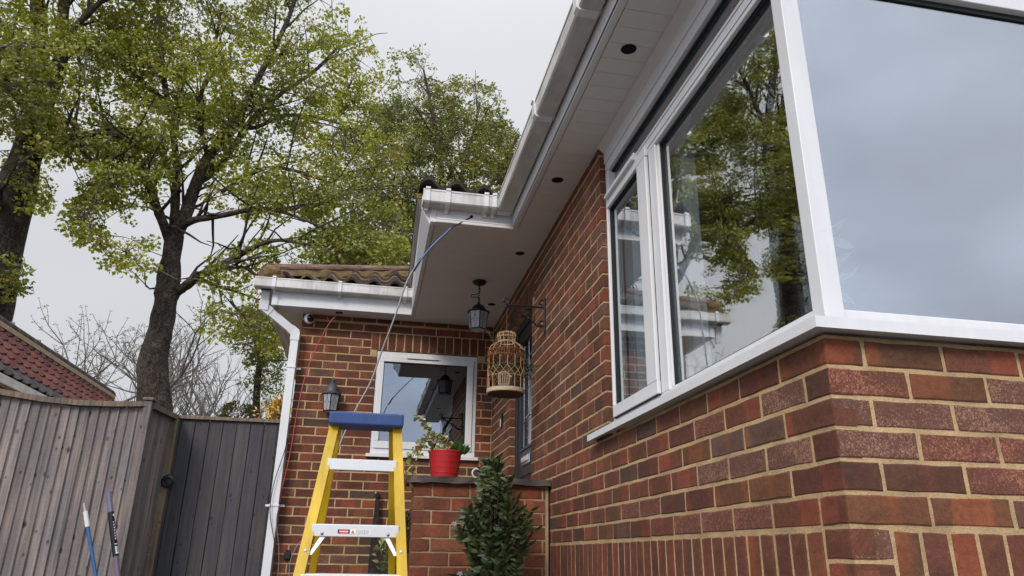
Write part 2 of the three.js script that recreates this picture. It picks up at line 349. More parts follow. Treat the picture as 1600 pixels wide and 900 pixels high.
// one course between a and b, first joint at phase; holes are cut out
function course(wall, kind, y0, a, b, phase, holes, H = 0.0635) {
  const J = 0.012, mid = y0 + 0.0375;
  let spans = [[a, b]];
  for (const [h0, h1, yl, yh] of holes) {
    if (mid + 0.03 < yl || mid - 0.03 > yh) continue;
    spans = spans.flatMap(([p, q]) => (h1 <= p || h0 >= q ? [[p, q]] : [[p, h0], [h1, q]].filter(([m, n]) => n - m > 0.02)));
  }
  for (const [p, q] of spans) {
    const cuts = [p];
    for (let x = phase + Math.ceil((p - phase) / 0.225) * 0.225; x < q - 0.03; x += 0.225) if (x > p + 0.03) cuts.push(x);
    cuts.push(q);
    for (let i = 0; i < cuts.length - 1; i++) {
      const l = cuts[i] + (i === 0 && Math.abs(cuts[0] - p) < 1e-6 ? 0 : J / 2), r = cuts[i + 1] - (i === cuts.length - 2 ? 0 : J / 2);
      if (r - l > 0.02) lay(wall, kind, (l + r) / 2, mid, r - l, H);
    }
  }
}
function soldiers(wall, kind, y0, y1, a, b) {
  const n = Math.round((b - a) / 0.075), w = (b - a) / n;
  for (let i = 0; i < n; i++) lay(wall, kind, a + (i + 0.5) * w, (y0 + y1) / 2, w - 0.0115, y1 - y0 - 0.011, BR, [0, 1, 1, 2, 3, 3, 4, 5, 11]);
}
const winS = { a: -0.02, b: 1.715, y0: 0.462, y1: SOF }, doorS = { a: 3.375, b: 4.185, y0: -0.3, y1: 1.70 };
const winB = { a: -1.085, b: -0.148, y0: 0.765, y1: 1.70 };
const sideHoles = [[winS.a, winS.b, winS.y0, winS.y1], [doorS.a, doorS.b, doorS.y0, doorS.y1], [3.30, 4.26, 1.71, 1.87]];
const backHoles = [[winB.a, winB.b, winB.y0, winB.y1], [-1.15, -0.075, 1.71, 1.87]];
const walls = {};
{
  const mk = (rects, mat, depth) => merge(rects.map(([x0, x1, y0, y1, z0, z1]) => bx(x0, x1, y0, y1, z0, z1)));
  const m = 0.003;                                           // mortar lies behind the brick faces
  walls.side = mesh('brick_wall', mk([
    [m, 0.25, -0.65, 0.455, -1.715, -m], [m, 0.25, -0.65, 0.455, -1.7205, -1.715], [m, 0.25, -0.65, SOF, -3.3695, -1.7205], [m, 0.25, 1.710, SOF, -4.1905, -3.3695], [m, 0.25, -0.65, -0.27, -4.1905, -3.3695], [m, 0.25, -0.65, SOF, -5.3, -4.1905],
  ]), M.mortar, house);
  walls.front = mesh('brick_wall', mk([[0.25, 3.2, -0.65, 0.4549, -0.25, -m - 0.00005], [2.4, 3.2, 0.455, SOF, -0.25, -m]]), M.mortar, house);
  walls.back = mesh('brick_wall', mk([
    [XW + m, winB.a - 0.004, -0.65, SOF, ZB - 0.25, ZB - m], [winB.b + 0.004, m, -0.65, SOF, ZB - 0.25, ZB - m], [winB.a - 0.004, winB.b + 0.004, -0.65, winB.y0 - 0.035, ZB - 0.25, ZB - m], [winB.a - 0.004, winB.b + 0.004, 1.709, SOF, ZB - 0.25, ZB - m],
    [XW + m, XW + 0.25, -0.65, SOF, -9, ZB - 0.25],
  ]), M.mortar, house);
  // side wall courses: s is the distance from the near corner
  for (let k = 0; k < 27; k++) {
    const y = 0.075 * k, H = k === 26 ? 0.045 : 0.0635; if (y > 1.98) break;
    course('side', 'course', y, 0.0015, 5.085, k % 2 ? 0.22 : 0.1075, sideHoles, H);
  }
  for (let k = -1; k >= -3; k--) lay('side', 'quoin', 0.051, 0.075 * k + 0.0375, 0.099, 0.065);
  soldiers('side', 'soldier', -0.22, -0.005, 0.1075, 2.99);
  for (let k = -1; k >= -3; k--) course('side', 'course', 0.075 * k, 2.99, 5.085, k % 2 ? 0.22 : 0.1075, sideHoles);
  soldiers('side', 'soldier', 1.705, 1.875, 3.30, 4.26);
  // front wall
  for (let k = 0; k < 6; k++) course('front', 'course', 0.075 * k, 0.0015, 1.6, k % 2 ? 0.1075 : 0.22, []);
  course('front', 'course', 0.45, 0.0015, 1.6, 0.22, [], 0.02);
  for (let k = -1; k >= -3; k--) lay('front', 'quoin', 0.052, 0.075 * k + 0.0375, 0.101, 0.065);
  soldiers('front', 'soldier', -0.22, -0.005, 0.1075, 1.6);
  // back wall
  for (let k = -4; k < 27; k++) { const y = 0.075 * k, H = k === 26 ? 0.045 : 0.0635; course('back', 'course', y, XW, -0.006, k % 2 ? XW + 0.1075 : XW + 0.22, backHoles, H); }
  soldiers('back', 'soldier', 1.705, 1.875, -1.15, -0.075);
  soldiers('back', 'soldier', -0.52, -0.305, XW, -0.006);
}
{
  for (const b of bricks) {
    const q = place[b.wall](b.s, b.y, b.out), c = pix(q.p);
    b.q = q; b.seen = c[2] > 0 && c[0] > -30 && c[0] < 1640 && c[1] > -30 && c[1] < 940;
    const d = q.p.clone().sub(eye), n = b.wall === 'side' ? V(-1, 0, 0) : V(0, 0, 1);
    b.area = b.seen ? (b.L * b.H * Math.abs(d.dot(n)) / d.length()) / d.lengthSq() : 0;
  }
  bricks.sort((a, b) => b.area - a.area);
  const rest = new Map();
  bricks.forEach((b, i) => {
    const g = brickGeo(b.L, b.H, b.v);
    if (i < 300) { const m = mesh('brick', g, b.mat, walls[b.wall]); m.position.copy(b.q.p); m.rotation.set(0, b.q.r, b.tilt, 'YXZ'); return; }
    if (!rest.has(b.mat)) rest.set(b.mat, []);
    const c = g.clone(); c.applyMatrix4(new THREE.Matrix4().compose(b.q.p, new THREE.Quaternion().setFromEuler(new THREE.Euler(0, b.q.r, b.tilt, 'YXZ')), V(1, 1, 1))); rest.get(b.mat).push(c);
  });
  const mats = [...rest.keys()], g = mergeGeometries(mats.map((m) => mergeGeometries(rest.get(m))), true);
  const m = mesh('small_bricks', g, mats, house); m.userData.kind = 'stuff';
}
{ // rooms behind the windows
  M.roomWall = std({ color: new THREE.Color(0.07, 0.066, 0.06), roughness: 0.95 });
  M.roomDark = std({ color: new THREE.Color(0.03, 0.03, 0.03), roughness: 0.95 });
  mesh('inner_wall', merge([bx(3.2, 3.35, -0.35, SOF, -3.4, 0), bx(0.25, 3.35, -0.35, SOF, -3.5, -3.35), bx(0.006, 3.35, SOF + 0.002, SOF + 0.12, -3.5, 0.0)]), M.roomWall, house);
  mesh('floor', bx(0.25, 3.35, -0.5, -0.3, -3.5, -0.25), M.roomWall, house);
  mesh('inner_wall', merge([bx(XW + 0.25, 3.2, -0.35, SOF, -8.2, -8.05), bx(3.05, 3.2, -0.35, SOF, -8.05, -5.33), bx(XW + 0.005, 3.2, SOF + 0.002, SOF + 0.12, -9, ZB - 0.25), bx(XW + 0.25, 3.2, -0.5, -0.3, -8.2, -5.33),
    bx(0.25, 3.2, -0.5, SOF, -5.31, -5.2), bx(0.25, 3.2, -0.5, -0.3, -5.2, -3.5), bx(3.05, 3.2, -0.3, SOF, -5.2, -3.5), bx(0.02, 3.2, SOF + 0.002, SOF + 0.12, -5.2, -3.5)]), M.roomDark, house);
}

// ---- eaves: soffits, fascias, gutters
function soffit(rects) {
  const s = mesh('soffit', merge(rects.map(([x0, x1, z0, z1]) => bx(x0, x1, SOF + 0.022, SOF + 0.03, z0, z1))), M.soffit, house);
  for (const [x0, x1, z0, z1, run] of rects) {
    const W = 0.102, n = Math.max(1, Math.round((run === 'z' ? x1 - x0 : z1 - z0) / W));
    for (let i = 0; i < n; i++) {
      const g = run === 'z' ? bx(x0 + (x1 - x0) * i / n + 0.0007, x0 + (x1 - x0) * (i + 1) / n - 0.0007, SOF, SOF + 0.02, z0, z1, 0.002) : bx(x0, x1, SOF, SOF + 0.02, z0 + (z1 - z0) * i / n + 0.0007, z0 + (z1 - z0) * (i + 1) / n - 0.0007, 0.002);
      metreUV(g, 1, rnd(), rnd()); mesh('soffit_board', g, M.soffit, s);
    }
  }
  return s;
}
const FX = -0.256;                                            // face of the long fascia
// boards have round holes for lamps: cut as dark discs set in a ring just under the boards
soffit([[-0.218, 0.005, -2.83, 0.35], [-0.775, 0.005, ZB + 0.004, -2.83]]);
soffit([[-2.005, -0.775, ZB + 0.004, -4.88], [-2.005, XW, -9, ZB + 0.004]]);
mesh('soffit_trim', merge([bx(FX, -0.221, SOF - 0.003, SOF + 0.02, -2.83, 0.35, 0.003), bx(-0.81, -0.778, SOF - 0.003, SOF + 0.02, -4.88, -2.86, 0.003), bx(-0.81, -0.257, SOF - 0.003, SOF + 0.02, -2.862, -2.834, 0.003), bx(-2.04, -2.008, SOF - 0.003, SOF + 0.02, -9, -4.88, 0.003)]), M.soffit, house);
for (const [x, z] of [[-0.119, -0.905], [-0.13, -2.105], [-0.124, -3.23], [-0.136, -4.40], [-1.457, -4.955]]) {
  const h = mesh('lamp_hole', metreUV(plain(new THREE.CylinderGeometry(0.034, 0.034, 0.006, 28).translate(x, SOF - 0.0005, z))), M.dark, house);
  mesh('hole_rim', ring(x, SOF - 0.001, z, 0.0355, 0.0022, 28), M.soffit, h);
}
mesh('cove_trim', hull8([[-0.012, SOF - 0.002, -1.712], [0.026, SOF - 0.04, -1.712], [0.03, SOF - 0.04, -1.712], [0.03, SOF + 0.02, -1.712]], [[-0.012, SOF - 0.002, 0.03], [0.026, SOF - 0.04, 0.03], [0.03, SOF - 0.04, 0.03], [0.03, SOF + 0.02, 0.03]]), M.soffit, house);
const fasciaP = [[0, -0.003], [0.018, -0.003], [0.018, 0.2], [0, 0.2], [0, 0.035], [0.004, 0.03], [0.004, 0.005]];
mesh('fascia', merge([sweep([[0, 0], [0.02, 0], [0.02, 0.2], [0, 0.2]], [FX, SOF - 0.006, -2.84], [FX, SOF - 0.006, 0.35], [1, 0, 0])]), M.pvc, house);
mesh('fascia', merge([sweep([[0, 0], [0.02, 0], [0.02, 0.2], [0, 0.2]], [-0.81, SOF - 0.006, -2.86], [FX + 0.02, SOF - 0.006, -2.86], [0, 0, -1]), bx(-0.811, -0.775, SOF - 0.008, SOF + 0.18, -2.872, -2.852, 0.003)]), M.pvc, house);
mesh('fascia', merge([sweep([[0, 0], [0.02, 0], [0.02, 0.2], [0, 0.2]], [-2.04, SOF - 0.006, -4.85], [-0.806, SOF - 0.006, -4.85], [0, 0, -1]), bx(-2.043, -1.99, SOF - 0.009, SOF + 0.13, -4.862, -4.842, 0.003),
  sweep([[0, 0], [0.02, 0], [0.02, 0.2], [0, 0.2]], [-2.04, SOF - 0.006, -9], [-2.04, SOF - 0.006, -4.87], [1, 0, 0])]), M.pvc, house);
const fasciaHole = mesh('cable_hole', new THREE.CylinderGeometry(0.011, 0.011, 0.008, 16).rotateX(Math.PI / 2).translate(-0.535, 2.075, -2.8585), M.dark, house);

// square gutter: outer face, bottom, back and rolled lips; profile in (outwards, up)
const GP = [[0, 0.012], [0.008, 0], [0.098, 0], [0.106, 0.008], [0.110, 0.078], [0.114, 0.078], [0.114, 0.088], [0.100, 0.088], [0.100, 0.082], [0.104, 0.078], [0.100, 0.012], [0.010, 0.008], [0.005, 0.014], [0.005, 0.088], [0, 0.088]];
const big = (p, k) => p.map(([a, b]) => [a * k, b * k]);
function gutter(p0, p1, out, clips, bulk) {
  const g = mesh('gutter', sweep(GP, p0, p1, out), M.pvcOld, house);
  const A = V(...p0), B = V(...p1), O = V(...out), d = B.clone().sub(A).normalize();
  for (const t of clips) {
    const w = bulk ? 0.045 : 0.03, c = A.clone().lerp(B, t), a = c.clone().addScaledVector(d, -w / 2).addScaledVector(O, -0.004), b = c.clone().addScaledVector(d, w / 2).addScaledVector(O, -0.004);
    a.y -= 0.009; b.y -= 0.009;
    mesh('gutter_bracket', sweep([[0, 0.02], [0.02, 0], [0.106, 0], [0.120, 0.012], [0.124, 0.094], [0.130, 0.094], [0.130, 0.108], [0.098, 0.108], [0.098, 0.099], [0.106, 0.012], [0.02, 0.009], [0.006, 0.02]], a.toArray(), b.toArray(), out), M.pvc, g);
    if (!bulk) { const e = c.clone().addScaledVector(O, 0.004); mesh('bracket_arm', hull8([[e.x - 0.011 * Math.abs(d.x) - 0.002, e.y - 0.032, e.z - 0.011 * Math.abs(d.z)], [e.x + 0.011 * Math.abs(d.x), e.y - 0.032, e.z + 0.011 * Math.abs(d.z) + 0.002], [e.x + 0.011 * Math.abs(d.x), e.y + 0.02, e.z + 0.011 * Math.abs(d.z) + 0.002], [e.x - 0.011 * Math.abs(d.x) - 0.002, e.y + 0.02, e.z - 0.011 * Math.abs(d.z)]].map((p) => p), [[-0.011, -0.03], [0.011, -0.03], [0.011, -0.004], [-0.011, -0.004]].map(([q, y]) => [e.x + O.x * 0.03 + q * Math.abs(d.x), e.y + y, e.z + O.z * 0.03 + q * Math.abs(d.z)])), M.pvc, g); }
  }
  return g;
}
const GY = 2.108;
gutter([FX - 0.004, GY, -2.965], [FX - 0.004, GY, 0.35], [-1, 0, 0], [0.045, 0.395, 0.64, 0.88], true);
gutter([-0.872, GY, -2.862], [-0.262, GY, -2.862], [0, 0, 1], [0.05, 0.27, 0.69, 0.78]);
gutter([-2.195, GY + 0.018, -4.852], [-0.81, GY + 0.018, -4.852], [0, 0, 1], [0.12, 0.53, 0.95]);
gutter([-2.045, GY + 0.018, -9], [-2.045, GY + 0.018, -4.80], [-1, 0, 0], [0.2, 0.5, 0.8]);
{ // porch verge: white bargeboard, grey verge slab with mortar edge
  mesh('bargeboard', hull8([[-0.81, SOF - 0.004, -2.87], [-0.872, 2.115, -2.89], [-0.855, 2.118, -2.89], [-0.79, SOF - 0.004, -2.87]], [[-0.805, SOF - 0.004, -4.86], [-0.822, 2.27, -4.86], [-0.80, 2.27, -4.86], [-0.785, SOF - 0.004, -4.86]]), M.pvc, house);
  mesh('bargeboard_end', hull8([[-0.80, SOF - 0.004, -2.893], [-0.872, 2.113, -2.893], [-0.872, 2.2, -2.893], [-0.80, 2.2, -2.893]], [[-0.80, SOF - 0.004, -2.873], [-0.872, 2.113, -2.873], [-0.872, 2.2, -2.873], [-0.80, 2.2, -2.873]]), M.pvc, house);
  mesh('verge_board', hull8([[-0.874, 2.117, -2.905], [-0.905, 2.20, -2.905], [-0.86, 2.215, -2.905], [-0.84, 2.125, -2.905]], [[-0.824, 2.272, -5.1], [-0.848, 2.42, -5.1], [-0.78, 2.43, -5.1], [-0.79, 2.28, -5.1]]), std({ color: new THREE.Color(0.20, 0.19, 0.18), map: again(grimeTex, 2), roughness: 0.9 }), house);
  mesh('verge_mortar', hull8([[-0.909, 2.195, -2.90], [-0.908, 2.232, -2.90], [-0.84, 2.24, -2.90], [-0.86, 2.20, -2.90]], [[-0.851, 2.415, -5.1], [-0.85, 2.44, -5.1], [-0.78, 2.45, -5.1], [-0.79, 2.42, -5.1]]), M.moss, house);
}
// ---- roofs: wavy interlocking tiles
function waveTile(w, len, rise, thick, seed) {
  const r = mulberry(seed), N = 8, pos = [], f = (t) => rise * (t < 0.58 ? Math.sin(t / 0.58 * Math.PI) : -0.28 * Math.sin((t - 0.58) / 0.42 * Math.PI));
  const P = (i, j, k) => { const t = i / N; return [t * w, f(t) - (k ? thick : 0) + (j ? 0 : (hash3(i, seed, 1, 2) - 0.5) * 0.003), -j * len]; };
  const q = (a, b, c, d) => [a, b, c, a, c, d].forEach((p) => pos.push(...p));
  for (let i = 0; i < N; i++) {
    q(P(i, 0, 0), P(i + 1, 0, 0), P(i + 1, 1, 0), P(i, 1, 0)); q(P(i, 0, 1), P(i + 1, 0, 1), P(i + 1, 0, 0), P(i, 0, 0)); q(P(i + 1, 0, 1), P(i, 0, 1), P(i, 1, 1), P(i + 1, 1, 1));
  }
  q(P(0, 0, 1), P(0, 0, 0), P(0, 1, 0), P(0, 1, 1)); q(P(N, 0, 0), P(N, 0, 1), P(N, 1, 1), P(N, 1, 0));
  const g = new THREE.BufferGeometry(); g.setAttribute('position', new THREE.Float32BufferAttribute(pos, 3)); g.computeVertexNormals(); return metreUV(g, 1, r(), r());
}
const PITCH = 25 * Math.PI / 180, TP = Math.tan(PITCH);
{
  const tiles = [0, 1, 2].map((i) => waveTile(0.204, 0.36, 0.048, 0.026, 31 + i));
  // wing roof, hipped at its left end
  const hx = -2.13, hy = 2.285, hz = -4.945;
  const roof = mesh('roof', (() => {
    const pos = [], t = (...p) => p.forEach((q) => pos.push(...q)), d = -0.05;
    const A = [hx, hy + d, hz], B = [0.2, hy + d, hz], H = [hx + 2.0, hy + d + 2.0 * TP, hz - 2.0], C = [0.2, hy + d + 2.0 * TP, hz - 2.0], D = [hx, hy + d, -9.2], E = [hx + 2.0, hy + d + 2 * TP, -9.2];
    t(A, B, C, A, C, H, A, H, E, A, E, D);
    const g = new THREE.BufferGeometry(); g.setAttribute('position', new THREE.Float32BufferAttribute(pos, 3)); g.computeVertexNormals(); return metreUV(g);
  })(), M.roofTileDark, house);
  for (let c = 0; c < 5; c++) for (let i = 0; i < 7; i++) {
    const x = hx + 0.10 + i * 0.2; if (x < hx + c * 0.30 - 0.12 || x > -0.87) continue;
    const m = mesh('roof_tile', tiles[(i + c) % 3], c % 2 || rnd() < 0.4 ? M.roofTile : M.roofTileDark, roof);
    m.position.set(x, hy + c * 0.30 * TP + 0.012 + c * 0.012, hz - c * 0.30 + 0.02); m.rotation.x = PITCH - 0.05 + (rnd() - 0.5) * 0.012;
  }
  // hip caps on a mossy mortar bed
  const dir = V(1, TP, -1).normalize(), side = V(1, 0, 1).normalize(), upv = new THREE.Vector3().crossVectors(side, dir).normalize();
  if (upv.y < 0) upv.negate();
  const start = V(hx + 0.0, hy + 0.03, hz + 0.0);
  { // mortar bed
    const r = mulberry(77), pos = [], n = 26, len = 2.7, rows = [];
    for (let i = 0; i <= n; i++) {
      const c = start.clone().addScaledVector(dir, -0.02 + len * i / n), w = 0.125 + (r() - 0.5) * 0.012;
      const lo = c.clone().addScaledVector(side, w).addScaledVector(upv, -0.045 + (r() - 0.5) * 0.012), mi = c.clone().addScaledVector(side, w - 0.01 + (r() - 0.5) * 0.02).addScaledVector(upv, 0.012), hi = c.clone().addScaledVector(side, 0.08).addScaledVector(upv, 0.05);
      const bk = c.clone().addScaledVector(side, -0.1).addScaledVector(upv, 0.04), bl = c.clone().addScaledVector(side, -0.11).addScaledVector(upv, -0.06);
      rows.push([lo, mi, hi, bk, bl]);
    }
    for (let i = 0; i < n; i++) for (let k = 0; k < 4; k++) { const [a, b, c, d] = [rows[i][k], rows[i + 1][k], rows[i + 1][k + 1], rows[i][k + 1]]; for (const p of [a, b, c, a, c, d]) pos.push(p.x, p.y, p.z); }
    for (let k = 1; k < 4; k++) for (const p of [rows[0][0], rows[0][k], rows[0][k + 1]]) pos.push(p.x, p.y, p.z);
    const g = new THREE.BufferGeometry(); g.setAttribute('position', new THREE.Float32BufferAttribute(pos, 3)); g.computeVertexNormals(); mesh('mortar_bed', metreUV(g), M.moss, roof);
    const blob = new THREE.IcosahedronGeometry(0.078, 3), bp = blob.attributes.position;
    for (let i = 0; i < bp.count; i++) { const v = V(bp.getX(i), bp.getY(i), bp.getZ(i)), k = 0.75 + 0.5 * fbm3(v.x * 20, v.y * 20, v.z * 20, 5, 3); bp.setXYZ(i, v.x * k, v.y * k * 0.85, v.z * k); }
    blob.computeVertexNormals(); blob.translate(start.x + 0.045, start.y + 0.015, start.z + 0.03); mesh('mortar_end', metreUV(blob), M.moss, roof);
  }
  for (let i = 0; i < 7; i++) {
    const pos = [], L = 0.365, N = 10, R = 0.11, th = 0.014, c0 = start.clone().addScaledVector(dir, 0.02 + i * 0.36).addScaledVector(upv, 0.036 + i * 0.0004);
    const P = (j, k, e) => { const a = lerp(-0.15, Math.PI + 0.15, j / N), r = R - k * th + (e ? 0.006 : 0); return c0.clone().addScaledVector(dir, e ? 0 : L).addScaledVector(side, Math.cos(a) * r).addScaledVector(upv, Math.sin(a) * r * 0.52); };
    const q = (a, b, c, d) => [a, b, c, a, c, d].forEach((p) => pos.push(p.x, p.y, p.z));
    for (let j = 0; j < N; j++) { q(P(j, 0, 1), P(j, 0, 0), P(j + 1, 0, 0), P(j + 1, 0, 1)); q(P(j, 1, 0), P(j, 1, 1), P(j + 1, 1, 1), P(j + 1, 1, 0)); q(P(j, 0, 1), P(j + 1, 0, 1), P(j + 1, 1, 1), P(j, 1, 1)); }
    q(P(0, 0, 0), P(0, 0, 1), P(0, 1, 1), P(0, 1, 0)); q(P(N, 0, 1), P(N, 0, 0), P(N, 1, 0), P(N, 1, 1));
    const g = new THREE.BufferGeometry(); g.setAttribute('position', new THREE.Float32BufferAttribute(pos, 3)); g.computeVertexNormals(); mesh('ridge_tile', metreUV(g, 1, rnd(), rnd()), M.ridge, roof);
  }
  // porch roof: one row of tile ends above its gutter, a low slope behind
  const porch = mesh('roof', hull8([[-0.86, 2.20, -2.90], [0.3, 2.20, -2.90], [0.3, 2.22, -2.90], [-0.86, 2.22, -2.90]], [[-0.80, 2.40, -5.1], [0.3, 2.40, -5.1], [0.3, 2.42, -5.1], [-0.80, 2.42, -5.1]]), M.roofTileDark, house);
  for (let i = 0; i < 4; i++) { const m = mesh('roof_tile', tiles[i % 3], M.roofTileDark, porch); m.position.set(-0.895 + i * 0.19, 2.276 - i * 0.011, -2.80); m.rotation.x = 0.06; m.rotation.z = -0.06; }
  // main roof over the long wall
  const main = mesh('roof', hull8([[-0.34, 2.165, 0.36], [-0.34, 2.165, -9], [-0.34, 2.195, -9], [-0.34, 2.195, 0.36]], [[3.9, 2.165 + 4.24 * TP, 0.36], [3.9, 2.165 + 4.24 * TP, -9], [3.9, 2.2 + 4.24 * TP, -9], [3.9, 2.2 + 4.24 * TP, 0.36]]), M.roofTileDark, house);
  main.name = 'roof';
}
{ // downpipe with offset bend
  const w = 0.034, sq = (a, b, tw = w) => { // square pipe between two points in the plane of the wall
    const d = V(b[0] - a[0], b[1] - a[1], b[2] - a[2]).normalize(), s = V(d.y, -d.x, 0).normalize(), f = new THREE.Vector3().crossVectors(s, d);
    const c = (p, i, j) => [p[0] + s.x * i + f.x * j, p[1] + s.y * i + f.y * j, p[2] + s.z * i + f.z * j];
    return hull8([c(a, -tw, -tw), c(a, -tw, tw), c(a, tw, tw), c(a, tw, -tw)], [c(b, -tw, -tw), c(b, -tw, tw), c(b, tw, tw), c(b, tw, -tw)]);
  };
  const z = -5.0, pipe = mesh('downpipe', merge([sq([-2.105, 2.13, -4.9], [-2.112, 1.985, -4.93]), sq([-2.12, 2.0, -4.93], [-1.815, 1.785, z]), sq([-1.822, 1.81, z], [-1.822, -0.64, z])]), M.pvc, house);
  for (const g of [sq([-2.108, 2.05, -4.915], [-2.114, 1.965, -4.93], w + 0.005), sq([-2.135, 2.01, -4.93], [-2.05, 1.95, -4.945], w + 0.005), sq([-1.87, 1.825, z + 0.004], [-1.812, 1.782, z], w + 0.005), sq([-1.822, 1.80, z], [-1.822, 1.72, z], w + 0.005)]) mesh('pipe_collar', g, M.pvc, pipe);
  for (const y of [1.475, 0.30]) mesh('pipe_clip', merge([bx(-1.822 - w - 0.006, -1.822 + w + 0.006, y - 0.011, y + 0.011, z - w - 0.005, z + w + 0.006, 0.004), bx(-1.90, -1.745, y - 0.009, y + 0.009, z - 0.05, z - 0.035, 0.003)]), M.pvc, pipe);
}

// ---- corner window
{
  const X = 0.03, Z = -0.022, w = new THREE.Group(); w.name = 'corner_window'; house.add(w);
  const r = 0.004, d = 0.065, F = (name, list, mat = M.pvc) => mesh(name, merge(list), mat, w);
  const sb = (y0, y1, z0, z1, x0 = X, x1 = X + d) => bx(x0, x1, y0, y1, z0, z1, r);
  // side light: fixed pane near the corner, opening sash at the far end, fanlight strip across the top
  F('frame', [sb(0.497, 0.538, -1.712, -0.07), sb(0.538, 1.86, -1.712, -1.668), sb(1.628, 1.712, -1.668, -0.07), sb(1.845, 1.90, -1.712, -0.07), sb(0.538, 1.628, -1.118, -1.04)]);
  F('frame_bead', [sb(1.648, 1.652, -1.66, -0.07, X - 0.004, X), sb(1.690, 1.694, -1.66, -0.07, X - 0.004, X), sb(1.628, 1.64, -1.04, -0.075, X + 0.012, X + 0.03), sb(0.538, 0.55, -1.04, -0.075, X + 0.012, X + 0.03), sb(0.55, 1.628, -1.04, -1.028, X + 0.012, X + 0.03)]);
  F('head_board', [bx(X - 0.006, X + 0.05, 1.90, SOF, -1.712, -0.0, 0.002), bx(X + 0.05, 2.4, 1.90, SOF, -0.06, -0.005, 0.002)]);
  F('sash', [sb(0.538, 0.592, -1.672, -1.118, X - 0.016, X + 0.05), sb(1.612, 1.668, -1.672, -1.118, X - 0.016, X + 0.05), sb(0.592, 1.612, -1.672, -1.655 + 0.0, X - 0.016, X + 0.05), sb(0.592, 1.612, -1.228, -1.122, X - 0.016, X + 0.05)]);
  F('sash_gap', [bx(X - 0.0005, X + 0.01, 0.54, 1.628, -1.1215, -1.1155), bx(X - 0.012, X + 0.001, 0.5345, 0.538, -1.67, -1.12)], M.gasket);
  F('trickle_vent', [sb(1.672, 1.700, -1.655, -1.24, X - 0.022, X), sb(1.656, 1.674, -1.65, -1.235, X - 0.034, X - 0.01)]);
  F('gasket', [bx(X + 0.02, X + 0.032, 1.712, 1.718, -1.668, -0.07), bx(X + 0.02, X + 0.032, 1.836, 1.845, -1.668, -0.07), bx(X + 0.02, X + 0.032, 1.617, 1.628, -1.04, -0.07), bx(X + 0.02, X + 0.032, 0.548, 0.555, -1.04, -0.07), bx(X + 0.02, X + 0.032, 0.55, 1.62, -1.03, -1.023),
    bx(X - 0.002, X + 0.02, 0.592, 0.597, -1.655, -1.228), bx(X - 0.002, X + 0.02, 1.605, 1.612, -1.655, -1.228), bx(X - 0.002, X + 0.02, 0.592, 1.612, -1.655, -1.650)], M.gasket);
  F('inner_bead', [bx(X + 0.07, X + 0.10, 1.55, 1.60, -1.03, -0.09), bx(X + 0.07, X + 0.10, 0.56, 1.6, -1.02, -0.985), bx(X + 0.07, X + 0.10, 0.6, 1.6, -1.66, -1.625)], std({ color: new THREE.Color(0.45, 0.46, 0.47), roughness: 0.5 }));
  F('pane', [bx(X + 0.034, X + 0.035, 1.705, 1.85, -1.69, -0.06)], M.paneSide); F('pane', [bx(X + 0.034, X + 0.035, 0.53, 1.64, -1.06, -0.06)], M.paneSide); F('pane', [bx(X + 0.010, X + 0.011, 0.58, 1.62, -1.665, -1.21)], M.pane);
  // corner post
  F('corner_post', [bx(X, X + 0.058, 0.492, 1.90, Z - 0.052, Z, 0.003)]);
  // front light
  const fb = (x0, x1, y0, y1, z0 = Z - 0.07, z1 = Z - 0.006) => bx(x0, x1, y0, y1, z0, z1, r);
  F('frame', [fb(X + 0.058, 2.4, 0.497, 0.537), fb(X + 0.058, 2.4, 1.645, 1.725), fb(X + 0.058, 2.4, 1.855, 1.90), fb(1.75, 1.83, 0.537, 1.645), fb(2.35, 2.4, 0.537, 1.9)]);
  F('gasket', [bx(X + 0.058, 1.75, 1.625, 1.645, Z - 0.05, Z - 0.03)], M.gasket); F('gasket', [bx(X + 0.058, 1.75, 0.537, 0.540, Z - 0.05, Z - 0.034)], M.gasket);
  F('pane', [bx(X + 0.05, 1.76, 0.53, 1.655, Z - 0.037, Z - 0.036)], M.pane); F('pane', [bx(X + 0.05, 2.36, 1.715, 1.86, Z - 0.037, Z - 0.036)], M.pane); F('pane', [bx(1.82, 2.36, 0.53, 1.655, Z - 0.037, Z - 0.036)], M.pane);
  // sill wrapping the corner, mitred
  const lip = 0.047, y0 = 0.457, y1 = 0.486, y2 = 0.502;
  const prof = (o) => [[-lip + o * 0, y0]];
  const side = hull8([[-lip, y0, lip], [-lip, y1, lip], [0.05, y2, -0.05], [0.05, y0 + 0.012, -0.05]], [[-lip, y0, -1.89], [-lip, y1, -1.89], [0.0, y2 - 0.005, -1.89], [0.0, y0 + 0.012, -1.89]]);
  const front = hull8([[2.5, y0, lip], [2.5, y1, lip], [2.5, y2, -0.05], [2.5, y0 + 0.012, -0.05]], [[-lip, y0, lip], [-lip, y1, lip], [0.05, y2, -0.05], [0.05, y0 + 0.012, -0.05]]);
  F('sill', [side, front]);
}
